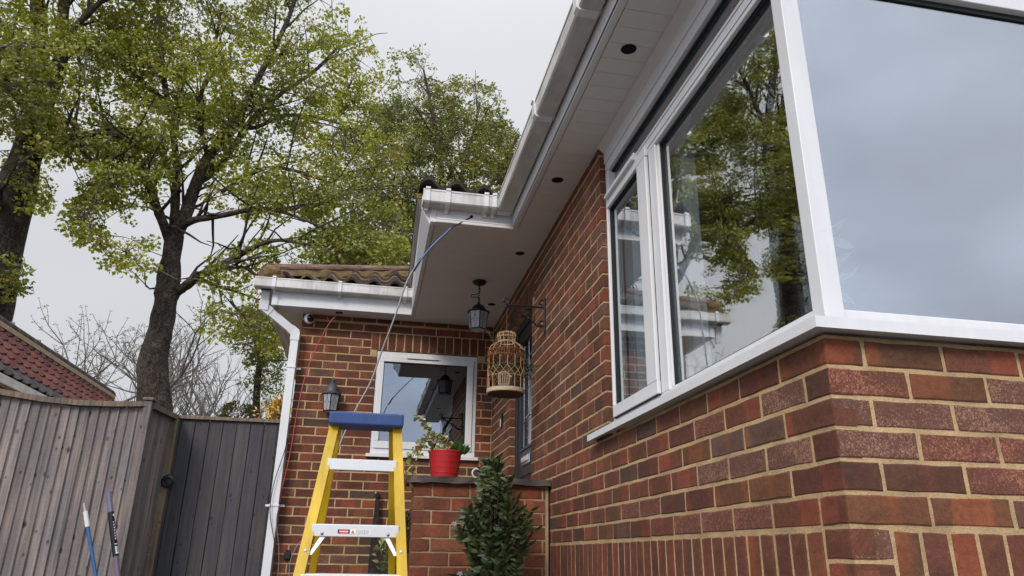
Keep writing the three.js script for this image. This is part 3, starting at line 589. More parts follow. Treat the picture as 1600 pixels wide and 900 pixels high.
// ---- back window
{
  const w = new THREE.Group(); w.name = 'window'; house.add(w);
  const z = ZB - 0.012, d = 0.07, r = 0.004, F = (name, l, mat = M.pvc) => mesh(name, merge(l), mat, w);
  const b = (x0, x1, y0, y1, za = z - d, zb = z) => bx(x0, x1, y0, y1, za, zb, r);
  const [x0, x1, y0, y1] = [winB.a, winB.b, winB.y0, winB.y1];
  F('frame', [b(x0, x1, y0, y0 + 0.05), b(x0, x1, y1 - 0.045, y1), b(x0, x0 + 0.035, y0 + 0.05, y1 - 0.045), b(x1 - 0.035, x1, y0 + 0.05, y1 - 0.045)]);
  F('sash', [b(x0 + 0.035, x1 - 0.035, y0 + 0.05, 0.878, z - 0.05, z + 0.014), b(x0 + 0.035, x1 - 0.035, 1.603, y1 - 0.045, z - 0.05, z + 0.014), b(x0 + 0.035, -1.015, 0.878, 1.603, z - 0.05, z + 0.014), b(-0.243, x1 - 0.035, 0.878, 1.603, z - 0.05, z + 0.014)]);
  F('gasket', [bx(-1.015, -0.243, 1.597, 1.603, z, z + 0.005), bx(-1.015, -1.010, 0.878, 1.6, z, z + 0.005), bx(-0.248, -0.243, 0.878, 1.6, z, z + 0.005)], M.gasket);
  F('trickle_vent', [b(-0.82, -0.50, 1.640, 1.662, z + 0.002, z + 0.022)]); F('vent_slot', [bx(-0.80, -0.52, 1.636, 1.6405, z + 0.014, z + 0.0215)], M.gasket);
  F('pane', [bx(-1.03, -0.23, 0.86, 1.62, z - 0.012, z - 0.011)], M.paneBack);
  F('sill', [hull8([[x0 - 0.03, 0.735, ZB + 0.04], [x0 - 0.03, 0.762, ZB + 0.04], [x0 - 0.03, 0.772, ZB - 0.05], [x0 - 0.03, 0.745, ZB - 0.05]], [[x1 + 0.025, 0.735, ZB + 0.04], [x1 + 0.025, 0.762, ZB + 0.04], [x1 + 0.025, 0.772, ZB - 0.05], [x1 + 0.025, 0.745, ZB - 0.05]].map((p) => p))]);
}
// ---- front door in the side wall
{
  const dz0 = -4.185, dz1 = -3.375, g = new THREE.Group(); g.name = 'door'; house.add(g);
  const F = (name, l, mat) => mesh(name, merge(l), mat, g);
  F('door_frame', [bx(0.045, 0.115, -0.27, 1.70, dz0, dz0 + 0.055, 0.004), bx(0.045, 0.115, -0.27, 1.70, dz1 - 0.055, dz1, 0.004), bx(0.045, 0.115, 1.645, 1.70, dz0 + 0.055, dz1 - 0.055, 0.004), bx(0.03, 0.12, -0.29, -0.245, dz0, dz1, 0.003)], M.doorPaint);
  F('leaf', [bx(0.06, 0.105, -0.24, 0.70, dz0 + 0.058, dz1 - 0.058), bx(0.06, 0.105, 0.70, 1.64, dz0 + 0.058, dz0 + 0.17), bx(0.06, 0.105, 0.70, 1.64, dz1 - 0.14, dz1 - 0.058), bx(0.06, 0.105, 1.54, 1.64, dz0 + 0.17, dz1 - 0.14),
    bx(0.05, 0.06, 0.68, 0.70, dz0 + 0.15, dz1 - 0.12, 0.003), bx(0.05, 0.06, 0.70, 1.56, dz0 + 0.15, dz0 + 0.17, 0.003), bx(0.052, 0.06, -0.1, 0.5, dz0 + 0.17, dz0 + 0.19, 0.003), bx(0.052, 0.06, 0.49, 0.51, dz0 + 0.17, dz1 - 0.14, 0.003)], M.doorPaint);
  F('pane', [bx(0.078, 0.079, 0.69, 1.55, dz0 + 0.16, dz1 - 0.13)], phy({ color: new THREE.Color(0.72, 0.79, 0.84), metalness: 0, roughness: 0.06, transmission: 1, thickness: 0, ior: 3 }));
  F('lead_strip', [0.9, 1.15, 1.4].map((y) => bx(0.0745, 0.0775, y, y + 0.006, dz0 + 0.17, dz1 - 0.14)).concat([-4.0, -3.83, -3.66].map((z) => bx(0.0745, 0.0775, 0.70, 1.54, z, z + 0.006))), M.chrome);
  F('letterbox', [bx(0.048, 0.06, 0.566, 0.634, -3.95, -3.66, 0.004), bx(0.040, 0.05, 0.585, 0.628, -3.92, -3.69, 0.004)], M.chrome);
  F('handle', [bx(0.05, 0.06, 0.79, 0.92, -3.475, -3.44, 0.003), tube([[0.06, 0.88, -3.46], [0.02, 0.88, -3.46], [0.012, 0.878, -3.50], [0.013, 0.872, -3.585]], 0.009, 8, 14)], M.chrome);
  const bell = mesh('doorbell', bx(-0.016, 0.0, 0.945, 1.068, -4.535, -4.49, 0.004), M.black, house);
  mesh('button', bx(-0.020, -0.015, 0.955, 1.02, -4.53, -4.495, 0.003), M.alu, bell);
}

// ------------------------------------------------------------------ indoors, seen through the corner window
{
  const pos = [], n = 130, h = [];
  for (let i = 0; i <= n; i++) { const t = i / n; h.push([0.145 + 0.026 * Math.sin(t * 58) + 0.012 * Math.sin(t * 23 + 1), lerp(-1.70, -0.93, t)]); }
  for (let i = 0; i < n; i++) { const [a, b] = [h[i], h[i + 1]], q = [[a[0], 0.05, a[1]], [b[0], 0.05, b[1]], [b[0], 1.95, b[1]], [a[0], 1.95, a[1]]]; for (const k of [0, 1, 2, 0, 2, 3]) pos.push(...q[k]); }
  const g = new THREE.BufferGeometry(); g.setAttribute('position', new THREE.Float32BufferAttribute(pos, 3)); g.computeVertexNormals();
  tag(mesh('curtain', metreUV(g), phy({ color: new THREE.Color(0.86, 0.86, 0.84), roughness: 0.95, transmission: 0.2, thickness: 0, side: THREE.DoubleSide })), 'pale grey pleated curtain hanging behind the narrow opening pane', 'curtain');
}
function leafGeo(L, W, fold, n = 4, droop = 0.2, wav = 0) {   // along +y, blade facing +z
  const pos = [], pt = (t, s) => { const w = W * Math.sin(Math.PI * Math.pow(t, 0.8)) * 0.5; return [s * w, t * L, Math.abs(s) * w * fold - droop * L * t * t + (s ? wav * Math.sin(t * 9 + s) : 0)]; };
  for (let i = 0; i < n; i++) for (const s of [-1, 1]) {
    const a = pt(i / n, 0), b = pt((i + 1) / n, 0), c = pt((i + 1) / n, s), d = pt(i / n, s);
    (s > 0 ? [a, d, c, a, c, b] : [a, b, c, a, c, d]).forEach((p) => pos.push(...p));
  }
  const g = new THREE.BufferGeometry(); g.setAttribute('position', new THREE.Float32BufferAttribute(pos, 3)); g.computeVertexNormals(); return metreUV(g);
}
const leafMat = (c, tr = 0.3, rough = 0.6) => phy({ color: new THREE.Color(...c), roughness: rough, transmission: tr, thickness: 0, side: THREE.DoubleSide });
function orient(g, p, dir, roll, s = 1) {
  const q = new THREE.Quaternion().setFromUnitVectors(V(0, 1, 0), dir.clone().normalize()).multiply(new THREE.Quaternion().setFromAxisAngle(V(0, 1, 0), roll));
  const c = g.clone(); c.applyMatrix4(new THREE.Matrix4().compose(p, q, V(s, s, s))); return c;
}
{
  const t = thing('houseplant', 'leafy green houseplant just inside the corner window beside its white post', 'plant', [0.21, 0.5, -0.24]);
  const r = mulberry(5), lg = leafGeo(0.095, 0.032, 0.3, 4, 0.4), list = [], st = new Tubes();
  for (let i = 0; i < 26; i++) { const y = 0.08 + r() * 0.34, a = r() * 6.28, d = V(Math.cos(a), 0.35 - r() * 0.9, Math.sin(a)); list.push(orient(lg, V(Math.cos(a) * 0.012, y, Math.sin(a) * 0.012), d, r() * 0.6, 0.7 + r() * 0.5)); }
  st.add([V(0, 0, 0), V(0.01, 0.2, 0), V(0.0, 0.42, 0.01)], [0.008, 0.006, 0.004], 6);
  mesh('foliage', merge(list), leafMat([0.5, 0.66, 0.42], 0.3), t); mesh('stem', st.geo(), leafMat([0.2, 0.25, 0.1], 0), t);
  mesh('pot', lathe([[0, -0.14], [0.055, -0.14], [0.07, 0.0], [0.062, 0.0], [0.05, -0.02], [0, -0.02]], 24), std({ color: 0x9a8f84, roughness: 0.6 }), t);
}
{
  const t = thing('armchair', 'pale armchair with a rounded back behind the corner window glass', 'chair', [0.56, -0.3, -0.62]);
  const s = new THREE.Shape(); s.moveTo(-0.3, 0); s.lineTo(0.3, 0); s.lineTo(0.3, 0.62); s.bezierCurveTo(0.28, 0.86, 0.14, 0.93, 0, 0.93); s.bezierCurveTo(-0.14, 0.93, -0.28, 0.86, -0.3, 0.62);
  const cloth = std({ color: new THREE.Color(0.42, 0.42, 0.42), roughness: 0.95 });
  mesh('backrest', new THREE.ExtrudeGeometry(s, { depth: 0.1, bevelEnabled: true, bevelSize: 0.03, bevelThickness: 0.03, bevelSegments: 3, curveSegments: 16 }), cloth, t);
  mesh('seat', new RoundedBoxGeometry(0.6, 0.16, 0.55, 3, 0.05).translate(0, 0.4, -0.28), cloth, t);
  for (const k of [-1, 1]) mesh('armrest', new RoundedBoxGeometry(0.1, 0.55, 0.55, 3, 0.04).translate(k * 0.32, 0.35, -0.28), cloth, t);
}

// ------------------------------------------------------------------ brick pier with coping by the door
{
  const t = thing('brick_pier', 'low orange-red brick porch wall with a stone coping beside the front door', 'wall', [-0.813, -0.65, -2.83]);
  const W = 0.805, D = 0.23, top = 0.972;
  const core = mesh('mortar', bx(0.004, W - 0.004, 0, top, -D + 0.004, -0.005), M.pierMortar, t);
  const put = (L, H, x, y, z, ry) => { const m = mesh('brick', brickGeo(L, H, Math.floor(rnd() * 7)), PIER[Math.floor(rnd() * 4)], t); m.position.set(x, y, z + (rnd() - 0.5) * 0.003); m.rotation.set(0, ry, (rnd() - 0.5) * 0.005, 'YXZ'); };
  for (let k = 0; k < 13; k++) {
    const y = top - 0.0375 - k * 0.0755, o = k % 2 ? 0.218 : 0.107, cuts = [0]; for (let x = o; x < W - 0.04; x += 0.219) cuts.push(x); cuts.push(W - 0.02);
    for (let i = 0; i < cuts.length - 1; i++) { const a = cuts[i] + (i ? 0.005 : 0), b = cuts[i + 1] - 0.005; put(b - a, 0.066, (a + b) / 2, y, 0, 0); }
    put(k % 2 ? 0.107 : 0.214, 0.066, 0.0, y, k % 2 ? -0.054 : -0.108, -Math.PI / 2); if (k % 2) put(0.105, 0.066, 0, y, -0.168, -Math.PI / 2);
  }
  { // rough stone coping
    const g = new THREE.BoxGeometry(W + 0.045, 0.036, D + 0.07, 40, 2, 8), p = g.attributes.position;
    for (let i = 0; i < p.count; i++) { const x = p.getX(i), y = p.getY(i), z = p.getZ(i), n = fbm3(x * 14 + 3, y * 30, z * 14, 61, 3) - 0.5, n2 = fbm3(x * 40, y * 60, z * 40, 63, 2) - 0.5; const e = Math.abs(z) > 0.14 || Math.abs(x) > 0.4 ? 1 : 0; p.setXYZ(i, x + e * n * 0.012, y + (n * 0.008 + n2 * 0.006), z + e * (n * 0.022 + n2 * 0.01)); }
    g.computeVertexNormals(); g.translate(W / 2 - 0.018, top + 0.02, -D / 2 + 0.003); mesh('coping', metreUV(g), M.stone, t);
  }
}
const COP = 0.362;      // top of the coping

// ------------------------------------------------------------------ red pot, ivy, salad plant, mug
{
  const pot = thing('flower_pot', 'ribbed red flower pot standing on the stone coping', 'plant pot', [-0.632, COP - 0.002, -2.93]);
  const g = lathe([[0, 0], [0.076, 0], [0.080, 0.006], [0.099, 0.150], [0.103, 0.152], [0.104, 0.160], [0.098, 0.162], [0.094, 0.150], [0.086, 0.13], [0, 0.128]], 40);
  mesh('pot', g, std({ color: new THREE.Color(0.50, 0.018, 0.022), roughness: 0.42, map: again(pvcTex, 3) }), pot);
  mesh('bands', merge([0.03, 0.062, 0.095, 0.128].map((y) => ring(0, y, 0, 0.0805 + 0.019 * (y / 0.15), 0.0016, 40))), std({ color: new THREE.Color(0.46, 0.016, 0.02), roughness: 0.45 }), pot);
  mesh('soil', new THREE.CylinderGeometry(0.09, 0.09, 0.01, 24).translate(0, 0.14, 0), std({ color: 0x2a1d14, roughness: 1 }), pot);
}
{
  const r = mulberry(91), ivy = thing('ivy', 'variegated trailing ivy spilling from the red pot down beside the ladder', 'ivy', [-0.677, COP + 0.15, -2.92]);
  const lg = leafGeo(0.034, 0.036, 0.25, 3, 0.15), cols = [[0.55, 0.50, 0.22], [0.38, 0.42, 0.13], [0.44, 0.26, 0.11], [0.66, 0.63, 0.38], [0.26, 0.34, 0.09]], lists = cols.map(() => []), st = new Tubes();
  const stems = [[[0, 0, 0], [-0.06, 0.06, 0.02], [-0.12, 0.03, 0.05], [-0.17, -0.10, 0.06], [-0.20, -0.28, 0.05], [-0.225, -0.46, 0.03], [-0.23, -0.62, 0.02]],
    [[0, 0, 0], [-0.03, 0.09, 0], [-0.09, 0.15, 0.02], [-0.125, 0.20, 0.03]], [[0.02, 0, 0.03], [0.0, 0.07, 0.05], [-0.05, 0.10, 0.06], [-0.09, 0.04, 0.08], [-0.13, -0.06, 0.07], [-0.16, -0.2, 0.06]], [[0.03, 0, 0.02], [0.04, 0.06, 0.03], [0.01, 0.09, 0.05]],
    [[0, 0, 0], [-0.1, 0.03, 0.02], [-0.16, -0.02, 0.02], [-0.205, -0.18, 0.0], [-0.24, -0.36, 0.0]], [[-0.22, -0.44, 0.03], [-0.29, -0.50, 0.02], [-0.30, -0.56, 0.02]]];
  for (const s of stems) {
    const pts = curve(s, 26); st.add(pts, 0.0022, 5);
    pts.forEach((p, i) => { if (i < 2) return; for (let k = 0; k < 2; k++) { const a = r() * 6.28, d = V(Math.cos(a) * 0.8, r() * 0.7 - 0.3, 0.5 + r() * 0.7); lists[Math.floor(r() * cols.length)].push(orient(lg, p.clone().add(V((r() - 0.5) * 0.03, (r() - 0.5) * 0.03, (r() - 0.5) * 0.03)), d, r() * 6.28, 0.6 + r() * 0.8)); } });
  }
  cols.forEach((c, i) => mesh('leaves', merge(lists[i]), leafMat(c, 0.25), ivy)); mesh('stem', st.geo(), std({ color: 0x5a4a30, roughness: 0.9 }), ivy);
}
{
  const r = mulberry(93), t = thing('green_plant', 'low bright green leafy plant in the right side of the red pot', 'plant', [-0.582, COP + 0.14, -2.92]);
  const lg = leafGeo(0.055, 0.03, 0.3, 3, 0.3), list = [];
  for (let i = 0; i < 70; i++) { const a = r() * 6.28, q = r() * 0.045; list.push(orient(lg, V(Math.cos(a) * q + 0.015, 0.005 + r() * 0.02, Math.sin(a) * q), V(Math.cos(a) * 0.9 + 0.25, 0.35 + r() * 0.8, Math.sin(a) * 0.9), r(), 0.7 + r() * 0.6)); }
  mesh('leaves', merge(list), leafMat([0.085, 0.23, 0.045], 0.25), t);
}
{
  const t = thing('mug', 'black and white mug on the stone coping half hidden behind the shrub', 'mug', [-0.385, COP + 0.002, -2.97], 0.2);
  const cup = lathe([[0, 0.0], [0.036, 0.0], [0.041, 0.01], [0.043, 0.075], [0.040, 0.076], [0.038, 0.012], [0, 0.01]], 30);
  mesh('cup', cup, std({ color: 0x0d0d10, roughness: 0.25 }), t);
  const sau = new THREE.SphereGeometry(0.055, 28, 12, 0, 6.283, 0, 1.57); sau.scale(1.1, 0.8, 1); sau.translate(0.052, 0.0, 0.05); mesh('bowl', sau, std({ color: 0xdedcd8, roughness: 0.25 }), t);
  mesh('handle', new THREE.TorusGeometry(0.026, 0.0055, 8, 24, 4.2).rotateZ(1.1).translate(-0.052, 0.037, 0.01), std({ color: 0xd8d6d2, roughness: 0.25 }), t);
}
// ------------------------------------------------------------------ shrub in front of the pier
{
  const r = mulberry(404), t = thing('shrub', 'dark green glossy leaved shrub growing up in front of the brick pier', 'shrub', [-0.385, -0.65, -2.55]);
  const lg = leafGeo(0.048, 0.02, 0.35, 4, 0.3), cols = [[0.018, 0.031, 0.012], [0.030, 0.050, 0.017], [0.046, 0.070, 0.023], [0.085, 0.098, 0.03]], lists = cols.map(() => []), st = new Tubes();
  const prof = [[0.1, 0.2, 0.2], [0.46, 0.25, 0.16], [0.56, 0.13, 0.15], [0.66, 0.15, 0.19], [0.76, 0.25, 0.22], [0.83, 0.14, 0.20], [0.89, 0.07, 0.16], [0.97, 0.085, 0.15], [1.03, 0.06, 0.05], [1.1, 0.03, 0.01]];
  const half = (y, k) => { for (let i = 1; i < prof.length; i++) if (y <= prof[i][0]) return lerp(prof[i - 1][k], prof[i][k], clamp((y - prof[i - 1][0]) / (prof[i][0] - prof[i - 1][0]))); return 0.02; };
  
  for (let i = 0; i < 420; i++) {
    const y = 0.12 + 0.97 * Math.pow(r(), 0.95), a = r() * 6.283, q = Math.sqrt(r()), R = half(y, Math.cos(a) < 0 ? 1 : 2) * (0.35 + 1.35 * fbm3(Math.cos(a) * 1.6 + 5, y * 9, Math.sin(a) * 1.6, 19, 2)) * (i % 9 === 0 ? 1.25 : 1);
    if (y > 0.5 && fbm3(Math.cos(a) * 2.2, y * 11, Math.sin(a) * 2.2, 23, 2) < 0.41) continue;
    const lean = -0.03 * (y - 0.6), tip = V(Math.cos(a) * q * R + lean, y, Math.sin(a) * q * Math.min(R, 0.15)), root = V(tip.x * 0.25, y - 0.16 - r() * 0.1, tip.z * 0.25);
    st.add([root, root.clone().lerp(tip, 0.6).add(V(0, -0.01, 0)), tip], [0.004, 0.003, 0.0015], 4, false);
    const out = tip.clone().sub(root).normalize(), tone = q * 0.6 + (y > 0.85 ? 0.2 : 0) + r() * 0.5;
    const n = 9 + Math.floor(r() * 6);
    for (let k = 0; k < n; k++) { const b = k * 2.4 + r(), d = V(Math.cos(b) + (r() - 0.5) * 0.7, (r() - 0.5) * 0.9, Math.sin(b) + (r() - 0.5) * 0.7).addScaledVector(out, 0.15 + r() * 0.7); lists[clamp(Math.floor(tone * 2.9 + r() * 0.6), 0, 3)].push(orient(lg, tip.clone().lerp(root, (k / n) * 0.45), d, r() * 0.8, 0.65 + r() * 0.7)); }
  }
  st.add([V(0, 0, 0), V(0.01, 0.4, 0), V(-0.01, 0.9, 0.01)], [0.014, 0.01, 0.005], 6);
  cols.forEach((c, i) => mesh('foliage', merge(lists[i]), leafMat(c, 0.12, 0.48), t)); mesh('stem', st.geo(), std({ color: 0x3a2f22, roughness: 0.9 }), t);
  for (const [x, y, z] of [[-0.232, 0.735, 0.1], [-0.20, 0.49, 0.16]]) { const pl = []; for (let k = 0; k < 6; k++) pl.push(orient(leafGeo(0.022, 0.011, 0.2, 2, 0.1), V(x, y, z), V(Math.cos(k), Math.sin(k) * 0.8, 0.8), 0, 1)); mesh('flower', merge(pl), leafMat([0.75, 0.74, 0.70], 0.2), t); }
}
{ // blue pot with a bushy plant behind the ladder
  const t = thing('glazed_pot', 'dark blue glazed pot on the ground behind the ladder', 'plant pot', [-0.868, -0.65, -3.05]);
  mesh('pot', lathe([[0, 0], [0.09, 0], [0.125, 0.2], [0.15, 0.42], [0.16, 0.425], [0.16, 0.45], [0.145, 0.45], [0.13, 0.40], [0, 0.4]], 32), phy({ color: new THREE.Color(0.02, 0.03, 0.07), roughness: 0.2, clearcoat: 0.6 }), t);
  mesh('soil', new THREE.CylinderGeometry(0.135, 0.135, 0.01, 24).translate(0, 0.415, 0), std({ color: 0x2a1d14, roughness: 1 }), t);
  const r = mulberry(17), c = thing('conifer', 'small dark green conifer in the blue pot, between ladder and pier', 'shrub', [-0.868, -0.24, -3.05]);
  const lg = leafGeo(0.03, 0.009, 0.3, 2, 0.1), lists = [[], []];
  for (let i = 0; i < 1700; i++) { const y = Math.pow(r(), 0.9) * 0.40, a = r() * 6.283, q = Math.pow(r(), 0.45) * lerp(0.085, 0.05, y / 0.4); lists[r() < 0.6 ? 0 : 1].push(orient(lg, V(Math.cos(a) * q, y, Math.sin(a) * q), V(Math.cos(a) * 0.8, 0.5 + r(), Math.sin(a) * 0.8), r() * 3, 0.7 + r() * 0.7)); }
  mesh('foliage', merge(lists[0]), leafMat([0.05, 0.085, 0.022], 0.15), c); mesh('foliage', merge(lists[1]), leafMat([0.085, 0.125, 0.03], 0.15), c);
}
{ // weedy plants at the foot of the wall
  const r = mulberry(27), t = thing('weeds', 'straggly green and brown plants at the foot of the brick wall behind the ladder', 'plants', [-0.98, -0.65, -4.75]);
  const lg = leafGeo(0.05, 0.025, 0.3, 3, 0.3), cols = [[0.12, 0.17, 0.04], [0.19, 0.16, 0.07]], lists = cols.map(() => []), st = new Tubes();
  for (let i = 0; i < 14; i++) { const x = (r() - 0.3) * 0.6, h = 0.3 + r() * 0.35, p = curve([V(x, 0, 0), V(x + (r() - 0.5) * 0.1, h * 0.6, 0.05 * r()), V(x + (r() - 0.5) * 0.2, h, 0.1 * r())], 9); st.add(p, 0.003, 4); p.forEach((q, k) => { if (k > 2) for (let m = 0; m < 3; m++) { const a = r() * 6.28; lists[r() < 0.7 ? 0 : 1].push(orient(lg, q, V(Math.cos(a), 0.4, Math.sin(a)), r(), 0.6 + r() * 0.7)); } }); }
  cols.forEach((c, i) => mesh('leaves', merge(lists[i]), leafMat(c, 0.25), t)); mesh('stem', st.geo(), std({ color: 0x4a4028, roughness: 0.9 }), t);
}

// ------------------------------------------------------------------ lanterns
function lampGlass() { return phy({ color: new THREE.Color(0.52, 0.53, 0.54), roughness: 0.55, transmission: 0.45, thickness: 0 }); }
function lantern(t, y0, top, bot, h, n, wall) {   // tapered n-sided glass body hanging below y0
  const P = (k, R, y) => { const a = (k + 0.5) / n * Math.PI * 2; return [Math.cos(a) * R, y, Math.sin(a) * R]; };
  const glass = [], bars = new Tubes(), lead = new Tubes();
  for (let k = 0; k < n; k++) {
    const a = P(k, top, y0), b = P(k + 1, top, y0), c = P(k + 1, bot, y0 - h), d = P(k, bot, y0 - h);
    glass.push([a, b, c, d]); bars.add([V(...a), V(...d)], 0.0045, 5);
    bars.add([V(...a), V(...b)], 0.005, 5); bars.add([V(...d), V(...c)], 0.0055, 5);
    const m = (s, q) => V(...[0, 1, 2].map((i) => lerp(lerp(a[i], b[i], s), lerp(d[i], c[i], s), q)));
    lead.add([m(0.5, 0.18), m(0.33, 0.5), m(0.5, 0.82), m(0.67, 0.5), m(0.5, 0.18)], 0.0018, 4, false); lead.add([m(0.5, 0), m(0.5, 0.18)], 0.0015, 4, false); lead.add([m(0.5, 0.82), m(0.5, 1)], 0.0015, 4, false); lead.add([m(0, 0.5), m(0.33, 0.5)], 0.0015, 4, false); lead.add([m(0.67, 0.5), m(1, 0.5)], 0.0015, 4, false);
  }
  const gm = lampGlass();
  for (const q of glass) { const g = new THREE.BufferGeometry(), [a, b, c, d] = q; g.setAttribute('position', new THREE.Float32BufferAttribute([a, b, c, a, c, d].flat(), 3)); g.computeVertexNormals(); mesh('glass_pane', metreUV(g), gm, t); }
  mesh('frame', bars.geo(), M.iron, t); mesh('leading', lead.geo(), M.iron, t);
  mesh('base_plate', new THREE.CylinderGeometry(bot * 0.98, bot * 0.8, 0.012, n).rotateY(Math.PI / n + Math.PI / 2).translate(0, y0 - h - 0.002, 0), lampGlass(), t);
  mesh('bulb', new THREE.SphereGeometry(0.022, 16, 10).scale(1, 1.4, 1).translate(0, y0 - h * 0.42, 0), std({ color: 0xbfc2c4, roughness: 0.3 }), t);
}
{
  const t = thing('pendant_lantern', 'black metal and glass lantern hanging on a chain under the porch soffit', 'lantern', [-0.325, SOF, -3.87]);
  mesh('ceiling_rose', lathe([[0, -0.004], [0.055, -0.004], [0.055, -0.012], [0.045, -0.024], [0.014, -0.032], [0.012, -0.04], [0, -0.04]], 28), M.iron, t);
  const ch = []; for (let i = 0; i < 9; i++) { const g = new THREE.TorusGeometry(0.009, 0.0024, 5, 12); g.scale(0.7, 1.25, 1); if (i % 2) g.rotateY(Math.PI / 2); g.translate(0, -0.045 - i * 0.0165, 0); ch.push(g); }
  mesh('chain', merge(ch), M.iron, t);
  mesh('flex', tube([[0.003, -0.04, 0], [0.006, -0.09, 0], [-0.02, -0.115, 0.01], [-0.062, -0.125, 0.01], [-0.055, -0.142, 0.01], [-0.015, -0.138, 0.005], [0.004, -0.15, 0], [0.003, -0.19, 0]], 0.0036, 6, 40), M.iron, t);
  mesh('cap', lathe([[0, -0.182], [0.012, -0.184], [0.014, -0.196], [0.034, -0.204], [0.052, -0.222], [0.058, -0.245], [0.092, -0.258], [0.096, -0.264], [0.085, -0.266], [0, -0.262]], 8).rotateY(0.4), M.iron, t);
  lantern(t, -0.264, 0.083, 0.068, 0.142, 6);
}
{
  const t = thing('wall_lantern', 'grey wall lantern with a diamond leaded glass on the brick wall above the ladder', 'lantern', [-1.452, 1.25, -4.985]);
  const grey = std({ color: new THREE.Color(0.05, 0.055, 0.06), roughness: 0.5 });
  mesh('cap', lathe([[0, 0.155], [0.006, 0.15], [0.007, 0.13], [0.018, 0.126], [0.02, 0.118], [0.010, 0.112], [0.024, 0.098], [0.05, 0.07], [0.058, 0.03], [0.064, 0.014], [0.086, 0.004], [0.086, -0.004], [0, 0]], 10), grey, t);
  lantern(t, -0.003, 0.078, 0.062, 0.145, 6);
  mesh('back_plate', bx(-0.035, 0.035, -0.16, 0.04, -0.092, -0.078, 0.004), grey, t); mesh('arm', tube([[0, -0.02, -0.08], [0, 0.015, -0.06], [0, 0.03, -0.03]], 0.008, 6), grey, t);
}
{ // security camera
  const t = thing('security_camera', 'small white dome camera on the brick corner below the wing soffit', 'camera', [-1.72, 1.935, ZB + 0.085]);
  mesh('body', new THREE.SphereGeometry(0.046, 24, 16).scale(1, 1, 0.95), std({ color: 0xe6e7e8, roughness: 0.35 }), t);
  const d = V(0.55, -0.12, 1).normalize(), f = new THREE.SphereGeometry(0.0465, 24, 12, 0, 6.283, 0, 0.85); f.applyQuaternion(new THREE.Quaternion().setFromUnitVectors(V(0, 1, 0), d)); mesh('lens_face', f, std({ color: 0x060607, roughness: 0.15 }), t);
  mesh('mount', new THREE.CylinderGeometry(0.026, 0.034, 0.05, 20).rotateX(Math.PI / 2).translate(0, 0.008, -0.058), std({ color: 0xdfe0e1, roughness: 0.4 }), t);
}
// ------------------------------------------------------------------ bracket and bird cage
{
  const t = thing('wall_bracket', 'black scrolled iron bracket on the brick wall holding the bird cage', 'bracket', [0, 1.5, -2.95]);
  const b = new Tubes();
  b.add([V(-0.008, 0.07, 0), V(-0.008, -0.185, 0)], 0.0075, 6);
  b.add([V(-0.008, 0.0, 0), V(-0.26, -0.002, 0)], 0.007, 6);
  b.add(curve([V(-0.01, -0.13, 0), V(-0.05, -0.135, 0), V(-0.11, -0.085, 0), V(-0.2, -0.035, 0), V(-0.265, -0.004, 0)], 20), 0.0065, 6);
  const scroll = (cx, cy, R, s, a0, a1) => { const p = []; for (let i = 0; i <= 26; i++) { const q = i / 26, a = lerp(a0, a1, q), r = R * (1 - 0.62 * q); p.push(V(cx + Math.cos(a) * r * s, cy + Math.sin(a) * r, 0)); } b.add(p, 0.0055, 6); };
  scroll(-0.03, 0.03, 0.024, 1, 0, 5.6); scroll(-0.032, -0.115, 0.026, 1, -0.6, 5.0); scroll(-0.272, 0.028, 0.026, 1, -1.57, 4.6);
  mesh('scroll_work', b.geo(), M.iron, t);
  mesh('collar', merge([new THREE.SphereGeometry(0.011, 10, 8).translate(-0.115, -0.083, 0), new THREE.SphereGeometry(0.011, 10, 8).translate(-0.085, -0.103, 0)]), M.iron, t);
  for (const y of [0.055, -0.165]) mesh('fixing_plate', bx(-0.012, -0.001, y - 0.012, y + 0.012, -0.012, 0.012, 0.003), M.iron, t);
}
